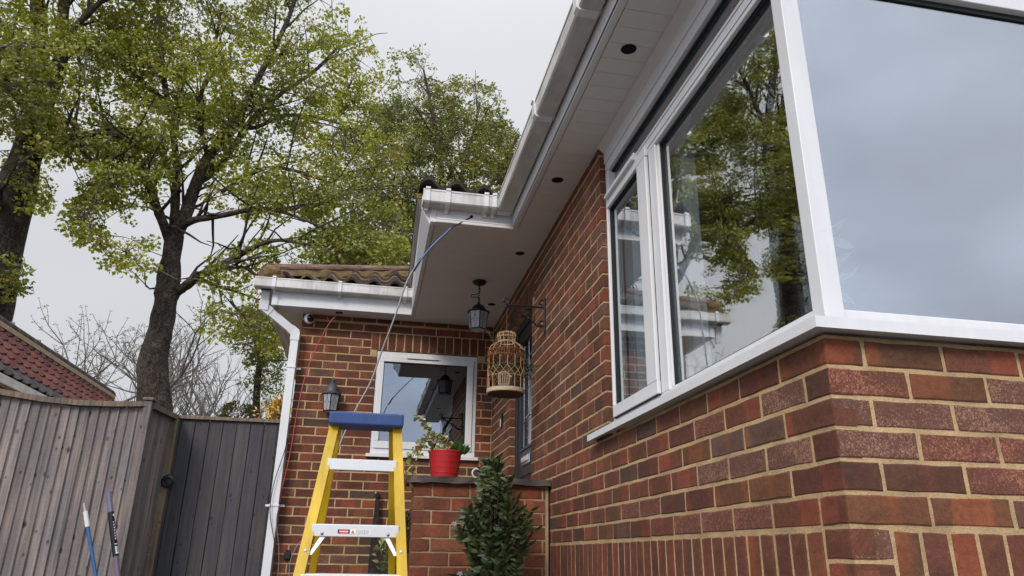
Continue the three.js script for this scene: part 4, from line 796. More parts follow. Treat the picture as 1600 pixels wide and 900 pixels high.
{
  const t = thing('bird_cage', 'rusty cream wire bird cage hanging from the iron bracket by the door', 'bird cage', [-0.2625, 0.9, -2.95]);
  const R = 0.118, cream = std({ color: new THREE.Color(0.64, 0.52, 0.36), map: again(grimeTex, 6), roughness: 0.7 }), rust = std({ color: new THREE.Color(0.48, 0.16, 0.045), map: again(tileTex, 8), roughness: 0.9 });
  mesh('base', lathe([[0, -0.002], [R + 0.001, -0.002], [R + 0.004, 0.003], [R + 0.004, 0.022], [R + 0.001, 0.027], [R - 0.006, 0.027], [R - 0.006, 0.006], [0, 0.006]], 40), cream, t);
  mesh('base_panel', new THREE.CylinderGeometry(R - 0.004, R - 0.004, 0.004, 40).translate(0, -0.004, 0), std({ color: new THREE.Color(0.16, 0.10, 0.06), map: again(tileTex, 6), roughness: 0.9 }), t);
  const w = new Tubes(), P = (a, r, y) => V(Math.cos(a) * r, y, Math.sin(a) * r), n = 15;
  for (let i = 0; i < n; i++) {
    const a = i / n * 6.283, da = Math.PI / n;
    w.add([P(a, R, 0.03), P(a, R, 0.105)], 0.0018, 5); w.add([P(a, R, 0.105), P(a + da, R, 0.135), P(a, R, 0.165), P(a, R, 0.235)], 0.0015, 5, false); w.add([P(a, R, 0.105), P(a - da, R, 0.135), P(a, R, 0.165)], 0.0015, 5, false);
    const d = []; for (let k = 0; k <= 7; k++) { const q = k / 7 * 1.45; d.push(P(a, lerp(0.052, R, Math.cos(q)), 0.265 + 0.068 * Math.sin(q))); } w.add(d, 0.0016, 5, false);
  }
  for (let i = 0; i < 12; i++) { const a = i / 12 * 6.283, d = []; for (let k = 0; k <= 8; k++) { const q = k / 8; d.push(P(a, q < 0.55 ? lerp(0.052, 0.06, Math.sin(q / 0.55 * 1.57)) : lerp(0.06, 0.006, Math.pow((q - 0.55) / 0.45, 2)), 0.332 + 0.078 * Math.sin(q * 1.57))); } w.add(d, 0.002, 5, false); }
  mesh('wires', w.geo(), std({ color: new THREE.Color(0.84, 0.49, 0.24), map: again(grimeTex, 9), roughness: 0.8 }), t);
  mesh('hoop', merge([ring(0, 0.34, 0, 0.054, 0.004, 28), ring(0, 0.105, 0, R, 0.0014), ring(0, 0.408, 0, 0.018, 0.006, 20), ring(0, 0.372, 0, 0.06, 0.003, 28)]), cream, t);
  const band = [ring(0, 0.236, 0, R + 0.001, 0.004, 36), ring(0, 0.275, 0, R + 0.001, 0.004, 36)]; for (let i = 0; i < 44; i++) { const a = i / 44 * 6.283; band.push(new THREE.CylinderGeometry(0.0028, 0.0028, 0.04, 5).translate(Math.cos(a) * R, 0.2555, Math.sin(a) * R)); }
  mesh('rusty_band', merge(band), rust, t);
  const dw = new Tubes(), dr = (s, y) => P(1.85 + s * 0.27, R + 0.004, y); // door facing the camera, to the left
  dw.add([dr(-1, 0.035), dr(-1, 0.10), dr(-0.5, 0.112), dr(0, 0.115), dr(0.5, 0.112), dr(1, 0.10), dr(1, 0.035), dr(0, 0.035), dr(-1, 0.035)], 0.003, 5, false); for (const s of [-0.6, -0.2, 0.2, 0.6]) dw.add([dr(s, 0.035), dr(s, 0.11)], 0.002, 5);
  mesh('cage_door', dw.geo(), cream, t); mesh('latch', new THREE.SphereGeometry(0.007, 8, 6).translate(...P(1.5, R + 0.006, 0.085).toArray()), cream, t);
  const ch = []; for (let i = 0; i < 13; i++) { const g = new THREE.TorusGeometry(0.0055, 0.0014, 4, 10); g.scale(0.7, 1.3, 1); if (i % 2) g.rotateY(1.57); g.translate(0, 0.418 + i * 0.0118, 0); ch.push(g); }
  mesh('chain', merge(ch), rust, t);
  const r = mulberry(61), pl = thing('cage_plant', 'grey green straggly plant growing out of the bird cage', 'plant', [-0.2625, 0.93, -2.95]);
  const lg = leafGeo(0.034, 0.008, 0.3, 2, 0.2), lists = [[], []], st = new Tubes();
  for (let i = 0; i < 40; i++) {
    const a = r() * 6.283, right = r() < 0.6, q = 0.05 + r() * 0.06; let end = V(Math.cos(a) * q, 0.10 + r() * 0.13, Math.sin(a) * q);
    if (right) end = V(0.10 + r() * 0.085, 0.05 + r() * 0.13, (r() - 0.5) * 0.12); else if (r() < 0.2) end = V(-0.11 - r() * 0.05, 0.1 + r() * 0.1, (r() - 0.3) * 0.1);
    const p = curve([V(Math.cos(a) * 0.03, 0.0, Math.sin(a) * 0.03), end.clone().multiplyScalar(0.5).add(V(0, 0.05, 0)), end], 8); st.add(p, 0.0013, 4, false);
    p.forEach((c, k) => { if (k > 3) for (let m = 0; m < 4; m++) { const b = r() * 6.283; lists[r() < 0.5 ? 0 : 1].push(orient(lg, c, V(Math.cos(b), r() * 0.9, Math.sin(b)), r() * 3, 0.7 + r() * 0.6)); } });
  }
  for (const e of [[-0.14, 0.41, -0.05], [-0.11, 0.37, -0.03], [-0.06, 0.36, -0.06]]) { const p = curve([V(-0.03, 0.2, -0.02), V(e[0] * 0.6, e[1] * 0.8, e[2]), V(...e)], 10); st.add(p, 0.0016, 4); p.forEach((c, k) => { if (k > 4) for (let m = 0; m < 2; m++) lists[1].push(orient(lg, c, V(r() - 0.5, r(), r() - 0.5), r(), 0.7)); }); }
  mesh('foliage', merge(lists[0]), leafMat([0.055, 0.07, 0.035], 0.15), pl); mesh('foliage', merge(lists[1]), leafMat([0.11, 0.12, 0.065], 0.15), pl); mesh('stem', st.geo(), std({ color: 0x554a35, roughness: 0.9 }), pl);
}

// ------------------------------------------------------------------ step ladder
{
  const t = thing('step_ladder', 'yellow fibreglass step ladder with blue top and aluminium treads', 'ladder', [-1.107, -0.65, -1.7]);
  const yel = std({ color: new THREE.Color(0.84, 0.56, 0.02), map: again(grimeTex, 2.3), roughness: 0.4 }), blue = std({ color: new THREE.Color(0.024, 0.078, 0.29), map: again(grimeTex, 3), roughness: 0.48 });
  // coordinates relative to the group: y from the ground
  const Y = (y) => y + 0.65, FZ = (y) => lerp(-0.03, 0.33, (0.45 - y) / 1.1), RZ = (y) => lerp(-0.13, -0.78, (0.45 - y) / 1.1);
  const LX = (y) => lerp(-0.137, -0.262, (0.45 - y) / 1.1), RX = (y) => lerp(0.136, 0.232, (0.45 - y) / 1.1);
  function rail(X, Zf, s, w, dep, back) { // C channel: front flange and web
    const A = (y, a, b) => [X(y) + a, Y(y), Zf(y) + b], y0 = 0.46, y1 = -0.645, o = s > 0 ? 1 : -1;
    const strip = (a0, a1, b0, b1) => hull8([A(y0, a0, b0), A(y0, a1, b0), A(y0, a1, b1), A(y0, a0, b1)], [A(y1, a0, b0), A(y1, a1, b0), A(y1, a1, b1), A(y1, a0, b1)]);
    const g = [strip(-w / 2, w / 2, -0.004, 0), strip(o * (w / 2 - 0.004), o * w / 2, -dep, -0.004), strip(-w / 2, w / 2, -dep - 0.004, -dep)];
    const m = mesh(back ? 'rear_rail' : 'front_rail', merge(g), yel, t); return m;
  }
  rail(LX, FZ, -1, 0.040, 0.05); rail(RX, FZ, 1, 0.040, 0.05);
  rail((y) => LX(y) + 0.012, RZ, -1, 0.032, 0.035, true); rail((y) => RX(y) - 0.016, RZ, 1, 0.032, 0.035, true);
  const cap = new RoundedBoxGeometry(0.322, 0.056, 0.16, 3, 0.009); cap.translate(0.0, Y(0.481), -0.065); mesh('top_cap', metreUV(cap), blue, t);
  mesh('tool_tray', bx(-0.06, 0.02, Y(0.503), Y(0.512), -0.13, -0.06, 0.003), M.black, t);
  const steps = [[0.305, 0.046], [0.036, 0.046], [-0.150, 0.046], [-0.36, 0.046], [-0.53, 0.046]];
  steps.forEach(([yt, h], i) => {
    const x0 = LX(yt) + 0.006, x1 = RX(yt) - 0.006, z = FZ(yt) + 0.006;
    const g = [new RoundedBoxGeometry(x1 - x0, h, 0.006, 2, 0.0025).translate((x0 + x1) / 2, Y(yt) - h / 2, z), new RoundedBoxGeometry(x1 - x0, 0.005, 0.085, 1, 0.002).translate((x0 + x1) / 2, Y(yt) - 0.0025, z - 0.045), new RoundedBoxGeometry(x1 - x0, 0.03, 0.005, 1, 0.002).translate((x0 + x1) / 2, Y(yt) - 0.015, z - 0.087)];
    for (let k = 0; k < 5; k++) g.push(new THREE.BoxGeometry(x1 - x0 - 0.01, 0.002, 0.005).translate((x0 + x1) / 2, Y(yt) + 0.001, z - 0.015 - k * 0.015));
    const st = mesh('tread', merge(g), M.alu, t);
    for (const X of [LX, RX]) mesh('rivet', new THREE.SphereGeometry(0.0062, 12, 8).scale(1, 1, 0.6).translate(X(yt) + (X === LX ? 0.006 : -0.002), Y(yt) - 0.018, FZ(yt) + 0.001), M.alu, st);
    if (i === 1) {
      for (const [a, b] of [[x0 + 0.052, LX(yt - 0.11) + 0.022], [x1 - 0.052, RX(yt - 0.11) - 0.022]]) { mesh('brace', hull8([[a - 0.010, Y(yt) - h + 0.01, z - 0.012], [a + 0.010, Y(yt) - h + 0.01, z - 0.012], [a + 0.010, Y(yt) - h + 0.01, z - 0.008], [a - 0.010, Y(yt) - h + 0.01, z - 0.008]], [[b - 0.008, Y(yt - 0.115), z + 0.018], [b + 0.008, Y(yt - 0.115), z + 0.018], [b + 0.008, Y(yt - 0.115), z + 0.022], [b - 0.008, Y(yt - 0.115), z + 0.022]]), M.alu, st); }
      for (const x of [x0 + 0.042, x1 - 0.042]) mesh('rivet', new THREE.SphereGeometry(0.0062, 12, 8).scale(1, 1, 0.6).translate(x, Y(yt) - 0.036, z + 0.003), std({ color: 0x77797b, metalness: 0.9, roughness: 0.35 }), st);
      for (const X of [LX, RX]) mesh('rivet', new THREE.SphereGeometry(0.0062, 12, 8).scale(1, 1, 0.6).translate(X(yt - 0.1) + (X === LX ? 0.004 : -0.002), Y(yt - 0.1), FZ(yt - 0.1) + 0.001), M.alu, st);
      const c = document.createElement('canvas'); c.width = 512; c.height = 72; const k = c.getContext('2d');
      k.fillStyle = '#e9e9e6'; k.fillRect(0, 0, 512, 72); k.fillStyle = '#1a1a1a'; k.fillRect(0, 4, 190, 64); k.fillStyle = '#c8231d'; k.beginPath(); k.ellipse(95, 36, 82, 25, 0, 0, 7); k.fill(); k.fillStyle = '#fff'; k.font = 'bold 34px sans-serif'; k.textAlign = 'center'; k.fillText('DANGER', 95, 48);
      k.fillStyle = '#d9711c'; k.beginPath(); k.moveTo(205, 66); k.lineTo(270, 66); k.lineTo(237, 6); k.fill(); k.fillStyle = '#222'; k.font = 'bold 40px sans-serif'; k.fillText('!', 237, 60);
      k.fillStyle = '#3a3a3a'; const lr = mulberry(3); for (let q = 0; q < 4; q++) { let x = 284; while (x < 490) { const w = 8 + lr() * 22; k.fillRect(x, 8 + q * 16, Math.min(w, 496 - x), 7); x += w + 6; } }
      const ct = new THREE.CanvasTexture(c); ct.colorSpace = THREE.SRGBColorSpace; const pg = new THREE.PlaneGeometry(0.128, 0.018); pg.translate(-0.012, Y(yt) - 0.026, z + 0.0042); mesh('warning_sticker', pg, std({ map: ct, roughness: 0.5 }), st);
    }
  });
}
// ------------------------------------------------------------------ cables
{
  const z = -4.93, mk = (name, pts, r, mat, label) => tag(mesh(name, tube(pts, r, 6, 60), mat), label, 'cable');
  mk('red_cable', [onZ(530, 488, z), onZ(515, 505, z), onZ(498, 535, z - 0.02), onZ(478, 585, z - 0.03), onZ(465, 640, z - 0.05), onZ(452, 715, z - 0.06), onZ(437, 780, z - 0.06), onZ(428, 830, z - 0.05)], 0.0042, std({ color: new THREE.Color(0.48, 0.06, 0.05), roughness: 0.5 }), 'thin red cable hanging from a soffit hole down the brick corner by the downpipe');
  const t = thing('coax_cable', 'cable from the porch fascia hole, blue then grey, drooping past the ladder', 'cable');
  const a = [V(-0.535, 2.075, -2.862), onZ(705, 356, -2.80), onZ(675, 385, -2.82), onZ(652, 412, -2.85)], b = [onZ(652, 412, -2.85), onZ(636, 440, -2.88), onZ(617, 495, -2.95), onZ(596, 550, -3.05), onZ(580, 595, -3.1), onZ(552, 648, -3.15), onZ(525, 712, -3.2), onZ(510, 790, -3.25)];
  mesh('black_end', tube(a.slice(0, 2), 0.0042, 6, 6), M.black, t); mesh('blue_length', tube(a.slice(1), 0.0056, 6, 24), std({ color: new THREE.Color(0.07, 0.16, 0.36), roughness: 0.4 }), t);
  mesh('grey_length', tube(b, 0.0055, 6, 60), std({ color: new THREE.Color(0.32, 0.32, 0.32), roughness: 0.5 }), t);
  mesh('joint', tube([onZ(658, 404, -2.845), onZ(646, 424, -2.86)], 0.0075, 8), M.black, t);
  const zz = -4.94;
  mk('black_cable', [onZ(449, 684, zz), onZ(446, 700, zz), onZ(427, 760, zz), onZ(422, 800, zz), onZ(429, 850, zz), onZ(431, 905, zz)], 0.0034, M.black, 'thin black cable looping across the white downpipe');
  mk('grey_cable', [onZ(436, 790, zz), onZ(432, 812, zz), onZ(436, 860, zz), onZ(434, 905, zz)], 0.003, std({ color: 0x777a7c, roughness: 0.5 }), 'thin grey cable hanging down just right of the downpipe clip');
  mk('white_cable', [onZ(470, 845, zz), onZ(461, 858, zz), onZ(453, 880, zz), onZ(452, 905, zz)], 0.003, std({ color: 0x8a8c8e, roughness: 0.5 }), 'short pale cable curving at the foot of the brick wall left of the ladder');
  const box = (u, v, label, w, h) => { const p = onZ(u, v, ZB); const m = mesh('cable_clip', merge([bx(p.x - w, p.x + w, p.y - h, p.y + h, ZB, ZB + 0.03, 0.005), bx(p.x - w * 0.6, p.x + w * 0.3, p.y + h, p.y + h * 1.6, ZB, ZB + 0.018, 0.003)]), M.black); tag(m, label, 'cable clip'); };
  box(447, 690, 'small black cable clip on the wall corner at the top of the black cable', 0.014, 0.022); box(436, 789, 'small black cable clip low on the wall corner beside the downpipe', 0.014, 0.02); box(449, 868, 'black fitting on the brick wall left of the ladder foot', 0.026, 0.028);
}
// ------------------------------------------------------------------ old iron hinge against the wall
{
  const t = thing('iron_hinge', 'rusty wrought iron strap hinge leaning on the brick wall seen through the ladder', 'hinge', [-0.985, 0.41, -5.03]);
  const rust = std({ color: new THREE.Color(0.075, 0.048, 0.042), map: again(tileTex, 5), roughness: 0.85, metalness: 0.2 });
  const s = new THREE.Shape(); s.moveTo(-0.012, -0.03); s.lineTo(0.012, -0.03); s.lineTo(0.03, -0.26); s.lineTo(0.07, -0.33); s.lineTo(0.095, -0.75); s.lineTo(-0.03, -0.75); s.lineTo(-0.025, -0.33); s.lineTo(-0.022, -0.26);
  for (const [x, y] of [[0.0, -0.40], [0.04, -0.40], [0.0, -0.5], [0.045, -0.5], [0.02, -0.29]]) { const h = new THREE.Path(); h.absarc(x, y, 0.008, 0, 6.283); s.holes.push(h); }
  mesh('strap', new THREE.ExtrudeGeometry(s, { depth: 0.012, bevelEnabled: true, bevelSize: 0.003, bevelThickness: 0.003, bevelSegments: 1 }), rust, t);
  mesh('eye', merge([new THREE.TorusGeometry(0.018, 0.010, 8, 20).translate(0, -0.008, 0.006), new THREE.CylinderGeometry(0.013, 0.013, 0.05, 10).rotateX(1.57).translate(0, -0.008, 0.006)]), rust, t);
}
// ------------------------------------------------------------------ fence and gate
const TOP = 1.05;
function board(w, h, d, seed, taper) {   // feather edge board, base at y = 0, front at z = 0, thick edge on the left
  const r = mulberry(seed), pos = [], n = 6, q = (a, b, c, e) => [a, b, c, a, c, e].forEach((p) => pos.push(...p));
  const wob = [...Array(n + 1)].map(() => (r() - 0.5) * 0.004), P = (i, x, f) => [x + wob[i] * 0.6, h * i / n, (f ? 0 : -d) + (f && x < 0 ? -d * taper : 0) + wob[(i + 2) % n] * 0.5];
  for (let i = 0; i < n; i++) { q(P(i, -w / 2, 1), P(i, w / 2, 1), P(i + 1, w / 2, 1), P(i + 1, -w / 2, 1)); q(P(i, -w / 2, 0), P(i, -w / 2, 1), P(i + 1, -w / 2, 1), P(i + 1, -w / 2, 0)); q(P(i, w / 2, 1), P(i, w / 2, 0), P(i + 1, w / 2, 0), P(i + 1, w / 2, 1)); q(P(i, w / 2, 0), P(i, -w / 2, 0), P(i + 1, -w / 2, 0), P(i + 1, w / 2, 0)); }
  q(P(n, -w / 2, 1), P(n, w / 2, 1), P(n, w / 2, 0), P(n, -w / 2, 0));
  const g = new THREE.BufferGeometry(); g.setAttribute('position', new THREE.Float32BufferAttribute(pos, 3)); g.computeVertexNormals(); return metreUV(g, 1, r(), r());
}
function fence(a, b, pitch, label, sag, seed) {
  const A = V(a[0], -0.65, a[1]), B = V(b[0], -0.65, b[1]), d = B.clone().sub(A), len = d.length(), t = thing('fence', label, 'fence', A.toArray(), Math.atan2(-d.z, d.x)), r = mulberry(seed);
  const H = TOP + 0.65, n = Math.round(len / pitch);
  for (let i = 0; i < n; i++) {
    const s = (i + 0.5) / n, m = mesh('board', board(pitch * 1.12, H - 0.045 + sag(s * len), 0.018, seed + i % 9, 0.9), M.fence[Math.floor(r() * 4)], t);
    m.position.set(s * len + (r() - 0.5) * 0.006, 0, (r() - 0.5) * 0.003); m.rotation.set(0, (r() - 0.5) * 0.10, (r() - 0.5) * 0.01);
  }
  const seg = Math.max(2, Math.round(len / 0.25)), list = [], list2 = [];
  for (let i = 0; i < seg; i++) { const x0 = len * i / seg, x1 = len * (i + 1) / seg, y0 = H - 0.042 + sag(x0), y1 = H - 0.042 + sag(x1); list.push(hull8([[x0, y0, 0.032], [x0, y0 + 0.042, 0.03], [x0, y0 + 0.045, -0.04], [x0, y0, -0.04]], [[x1, y1, 0.032], [x1, y1 + 0.042, 0.03], [x1, y1 + 0.045, -0.04], [x1, y1, -0.04]])); }
  mesh('capping_rail', merge(list), M.fenceRail, t);
  for (const y of [0.25, 0.9, 1.5]) mesh('back_rail', bx(0, len, y, y + 0.07, -0.07, -0.02), M.fenceRail, t);
  return t;
}
fence([-5.35, -3.83], [-2.875, -4.735], 0.0655, 'weathered grey board fence left of the gate, in front of the tiled garage roof', (x) => { const q = x / 2.63; return 0.012 - 0.05 * Math.sin(clamp((q - 0.55) / 0.45) * Math.PI) + (q < 0.55 ? 0.05 * (0.55 - q) : 0); }, 900);
fence([-2.845, -4.75], [-2.775, -5.25], 0.075, 'short narrow fence return between the corner post and the gate post', () => 0, 950);
{
  const t = thing('fence_post', 'weathered square corner post joining the two grey fence runs', 'post', [-2.862, -0.65, -4.735]);
  mesh('post', bx(-0.03, 0.03, 0, 1.715, -0.03, 0.03, 0.004), M.fence[3], t); mesh('post_top', bx(-0.045, 0.045, 1.715, 1.74, -0.045, 0.045, 0.008), M.fenceRail, t);
}
{
  const t = thing('gate_post', 'brown green treated timber post on the left of the dark gate', 'post', [-2.80, -0.65, -5.22]);
  mesh('post', bx(-0.065, 0.065, 0, 1.66, -0.05, 0.0, 0.004), M.gatePost, t);
  for (const y of [1.62, 1.02, 0.62, 0.55]) mesh('screw', new THREE.SphereGeometry(0.007, 8, 6).translate(0.01, y, 0.001), M.chrome, t);
}
{
  const t = thing('gate', 'dark grey stained timber side gate between fence and house', 'gate', [-2.765, -0.65, -5.27]);
  const W = 0.905, H = TOP + 0.65, n = 7, r = mulberry(33);
  for (let i = 0; i < n; i++) { const w = (W - 0.09) / n, m = mesh('board', board(w - 0.006, H - 0.05, 0.02, 700 + i, 0.3), M.gate[Math.floor(r() * 3)], t); m.position.set(0.045 + (i + 0.5) * w, 0.02, 0.002 + (r() - 0.5) * 0.003); m.rotation.set(0, 0.03, 0); }
  mesh('stile', bx(0.0, 0.044, 0.02, H - 0.03, -0.045, 0.004, 0.003), M.gateFrame, t); mesh('stile', bx(W - 0.044, W + 0.06, 0.02, H - 0.03, -0.045, 0.006, 0.003), M.gateFrame, t);
  mesh('gap_shade_sheet', bx(0.03, W - 0.03, 0.03, H - 0.04, -0.05, -0.035), M.dark, t);  // added near-black sheet, stands in for shade in the gaps between boards
  mesh('top_rail', bx(-0.03, W + 0.06, H - 0.03, H, -0.05, 0.03, 0.004), M.fenceRail, t);
  mesh('bolt_head', new THREE.SphereGeometry(0.011, 10, 8).scale(1, 1, 0.5).translate(W + 0.018, H - 0.07, 0.007), M.chrome, t);
  const l = mesh('ring_latch', lathe([[0, 0.012], [0.03, 0.012], [0.052, 0.006], [0.054, 0], [0, 0]], 28).rotateX(Math.PI / 2).translate(0.03, 1.135, 0.06), M.iron, t);
  mesh('ring_handle', new THREE.TorusGeometry(0.036, 0.007, 8, 28).translate(0.034, 1.128, 0.082), M.iron, l); mesh('latch_stem', new THREE.CylinderGeometry(0.016, 0.016, 0.08, 14).rotateX(Math.PI / 2).translate(0.03, 1.135, 0.03), M.iron, l);
}
// ------------------------------------------------------------------ two poles at the lower left
{
  const P = (u, v) => onZ(u, v, -3.2), dn = (a, b) => { const d = b.clone().sub(a).normalize(), k = (a.y + 0.65) / -d.y; return a.clone().addScaledVector(d, k); };
  {
    const a = P(134, 800), b = P(151, 905), foot = dn(a, b), t = thing('paint_pole', 'thin blue pole with a white sleeve at its tip, left of the two poles', 'pole');
    mesh('shaft', tube([P(136.5, 821), foot], 0.010, 10), std({ color: new THREE.Color(0.05, 0.13, 0.30), roughness: 0.35, metalness: 0.3 }), t);
    mesh('sleeve', tube([P(133.6, 799), P(137, 823)], 0.0125, 12), std({ color: 0xd6d4cf, roughness: 0.6 }), t); mesh('tip', tube([P(131, 786), P(133.7, 801)], [0.004, 0.007], 8), std({ color: 0xb9b2ae, roughness: 0.6 }), t);
  }
  {
    const a = P(170, 768), b = P(184, 902), foot = dn(a, b), t = thing('boxed_pole', 'pole with a clear plastic top and a black printed sleeve, right of the two poles', 'pole');
    mesh('clear_cap', tube([P(169.5, 768), P(173.2, 801)], 0.0155, 14), phy({ color: new THREE.Color(0.42, 0.44, 0.58), roughness: 0.15, transmission: 0.75, thickness: 0, metalness: 0.1 }), t);
    mesh('inner_rod', tube([P(170, 770), foot], 0.007, 10), std({ color: new THREE.Color(0.22, 0.09, 0.15), roughness: 0.4 }), t);
    mesh('lower_sleeve', tube([P(180.8, 868), foot], 0.0155, 14), phy({ color: new THREE.Color(0.40, 0.28, 0.42), roughness: 0.2, transmission: 0.6, thickness: 0 }), t);
    const c = document.createElement('canvas'); c.width = 128; c.height = 512; const k = c.getContext('2d'); k.fillStyle = '#121214'; k.fillRect(0, 0, 128, 512);
    k.fillStyle = '#e4e4e2'; k.beginPath(); k.moveTo(40, 40); k.lineTo(92, 16); k.lineTo(84, 90); k.lineTo(62, 60); k.fill();
    const q = mulberry(8); for (let i = 0; i < 7; i++) { k.save(); k.translate(66, 120 + i * 32); k.rotate(-0.25); k.fillStyle = '#cfcfd2'; k.fillRect(-26, -9, 12 + q() * 14, 17); k.fillRect(4, -11, 8 + q() * 14, 18); k.restore(); }
    k.fillStyle = '#e8e8e6'; k.fillRect(28, 372, 74, 10); k.fillRect(30, 404, 70, 84); k.fillStyle = '#222'; for (let i = 0; i < 14; i++) if (q() < 0.55) k.fillRect(36 + i * 4.4, 412, 3, 58);
    const ct = new THREE.CanvasTexture(c); ct.colorSpace = THREE.SRGBColorSpace; ct.wrapS = THREE.RepeatWrapping;
    const p0 = P(173, 800), p1 = P(180.9, 869), L = p0.distanceTo(p1), g = new THREE.CylinderGeometry(0.0168, 0.0168, L, 24, 1, true); g.rotateY(-0.35);
    const uv = g.attributes.uv; for (let i = 0; i < uv.count; i++) uv.setX(i, uv.getX(i) * 2);
    g.applyQuaternion(new THREE.Quaternion().setFromUnitVectors(V(0, 1, 0), p0.clone().sub(p1).normalize())); g.translate((p0.x + p1.x) / 2, (p0.y + p1.y) / 2, (p0.z + p1.z) / 2); mesh('printed_sleeve', g, std({ map: ct, roughness: 0.4 }), t);
  }
}
// ------------------------------------------------------------------ neighbour's garage roof beyond the fence
{
  const t = thing('garage', 'low building beyond the fence with red brown tiles and mortared ridge', 'garage', [-4.81, 1.6, -9.5]);
  // roof plane: eave at x = 0, ridge at x = -0.9; rows run along z
  const P0 = V(-0.0, 0, 0), rx = -0.955, ry = 0.955, tw = 0.215, z0 = 3.6, z1 = -3.0;
  const drop = (z) => 0.036 * (z - 1.1), rT = [tileG(0), tileG(1), tileG(2)];
  function tileG(s) { // one tile: a flat pan and one roll, notch in its lower corner; local x along the eave, y up the slope, z out
    const pos = [], L = 0.235, w = tw, th = 0.016, N = 8, f = (k) => (k < 0.55 ? 0.0 : 0.028 * Math.sin((k - 0.55) / 0.45 * Math.PI)), q = (a, b, c, d) => [a, b, c, a, c, d].forEach((p) => pos.push(...p));
    const A = (i, j, b) => { const k = i / N; return [k * w, j * L - (j ? 0 : 0.0 + (k > 0.62 ? 0.0 : 0)), f(k) + (b ? -th : 0) + (j ? 0 : 0.022)]; };
    for (let i = 0; i < N; i++) { q(A(i, 0, 0), A(i + 1, 0, 0), A(i + 1, 1, 0), A(i, 1, 0)); q(A(i, 0, 1), A(i + 1, 0, 1), A(i + 1, 0, 0), A(i, 0, 0)); }
    q(A(0, 0, 1), A(0, 0, 0), A(0, 1, 0), A(0, 1, 1)); q(A(N, 0, 0), A(N, 0, 1), A(N, 1, 1), A(N, 1, 0));
    const g = new THREE.BufferGeometry(); g.setAttribute('position', new THREE.Float32BufferAttribute(pos, 3)); g.computeVertexNormals(); return metreUV(g, 1, s * 0.3, s * 0.7);
  }
  const slope = Math.atan2(ry, -rx), len = Math.hypot(rx, ry), rows = 6, gauge = len / rows;
  const under = hull8([[0, -0.05, z0], [rx, ry - 0.05, z0], [rx, ry - 0.09, z0], [0, -0.09, z0]], [[0, -0.05, z1], [rx, ry - 0.05, z1], [rx, ry - 0.09, z1], [0, -0.09, z1]]);
  const roof = mesh('roof', merge([under, hull8([[2 * rx, -0.05, z0], [rx, ry - 0.05, z0], [rx, ry - 0.09, z0], [2 * rx, -0.09, z0]], [[2 * rx, -0.05, z1], [rx, ry - 0.05, z1], [rx, ry - 0.09, z1], [2 * rx, -0.09, z1]])]), std({ color: 0x0c0b0b, roughness: 1 }), t);
  const basis = new THREE.Matrix4().makeBasis(V(0, 0, -1), V(-Math.cos(slope), Math.sin(slope), 0), V(Math.sin(slope), Math.cos(slope), 0)), q0 = new THREE.Quaternion().setFromRotationMatrix(basis), r = mulberry(121);
  const nz = Math.floor((z0 - z1) / tw);
  for (let j = 0; j < rows; j++) for (let i = 0; i < nz; i++) {
    const c = thing; const m = mesh('roof_tile', rT[(i + j) % 3], j === 0 ? M.garageGrey[i % 2] : M.garageTile[Math.floor(r() * 4)], roof);
    m.position.set(rx * j / rows, ry * j / rows, z0 - i * tw); m.quaternion.copy(q0);
  }
  const caps = 8, cl = (z0 - z1) / caps;
  for (let i = 0; i < caps; i++) { const g = new THREE.CylinderGeometry(0.15, 0.15, cl - 0.03, 14, 1, false, 0, Math.PI); g.rotateZ(Math.PI / 2); g.rotateX(0); g.rotateY(Math.PI / 2); g.scale(0.9, 0.75, 1); g.translate(rx, ry - 0.012, z0 - (i + 0.5) * cl); mesh('ridge_tile', metreUV(g), std({ color: new THREE.Color(0.17, 0.115, 0.10), map: again(tileTex, 2), roughness: 0.9 }), roof); }
  mesh('ridge_mortar', merge([bx(rx - 0.13, rx + 0.135, ry - 0.07, ry - 0.01, z1, z0), ...[...Array(caps - 1)].map((_, i) => bx(rx - 0.1, rx + 0.1, ry - 0.02, ry + 0.092, z0 - (i + 1) * cl - 0.02, z0 - (i + 1) * cl + 0.02))]), std({ color: new THREE.Color(0.62, 0.52, 0.38), map: again(mortarTex, 3), roughness: 1 }), roof);
  mesh('gutter', bx(0.0, 0.09, -0.13, -0.035, z1, z0, 0.01), M.pvcOld, t);
  mesh('wall', merge([bx(-0.22, -0.1, -2.25, -0.08, z1 + 0.1, z0 - 0.1), bx(2 * rx + 0.1, 2 * rx + 0.22, -2.25, -0.08, z1 + 0.1, z0 - 0.1), bx(2 * rx + 0.2, -0.2, -2.25, 0.3, z1 + 0.1, z1 + 0.2), bx(2 * rx + 0.2, -0.2, -2.25, 0.3, z0 - 0.2, z0 - 0.1)]), M.mortar, t);
}

// ------------------------------------------------------------------ trees
function leafClump(seed, n, rad, L, W) {
  const r = mulberry(seed), lg = leafGeo(L, W, 0.35, 2, 0.25), list = [];
  for (let i = 0; i < n; i++) { const a = r() * 6.283, z = r() * 2 - 1, q = rad * Math.cbrt(r()), s = Math.sqrt(1 - z * z), d = V(Math.cos(a) * s, z * 0.7 - 0.15, Math.sin(a) * s); list.push(orient(lg, d.clone().multiplyScalar(q), d.clone().add(V((r() - 0.5) * 1.4, (r() - 0.7) * 0.9, (r() - 0.5) * 1.4)), r() * 6.283, 0.65 + r() * 0.7)); }
  return mergeGeometries(list);
}
const clumps = [0, 1, 2, 3].map((i) => leafClump(800 + i, 17, 0.135, 0.072, 0.062));
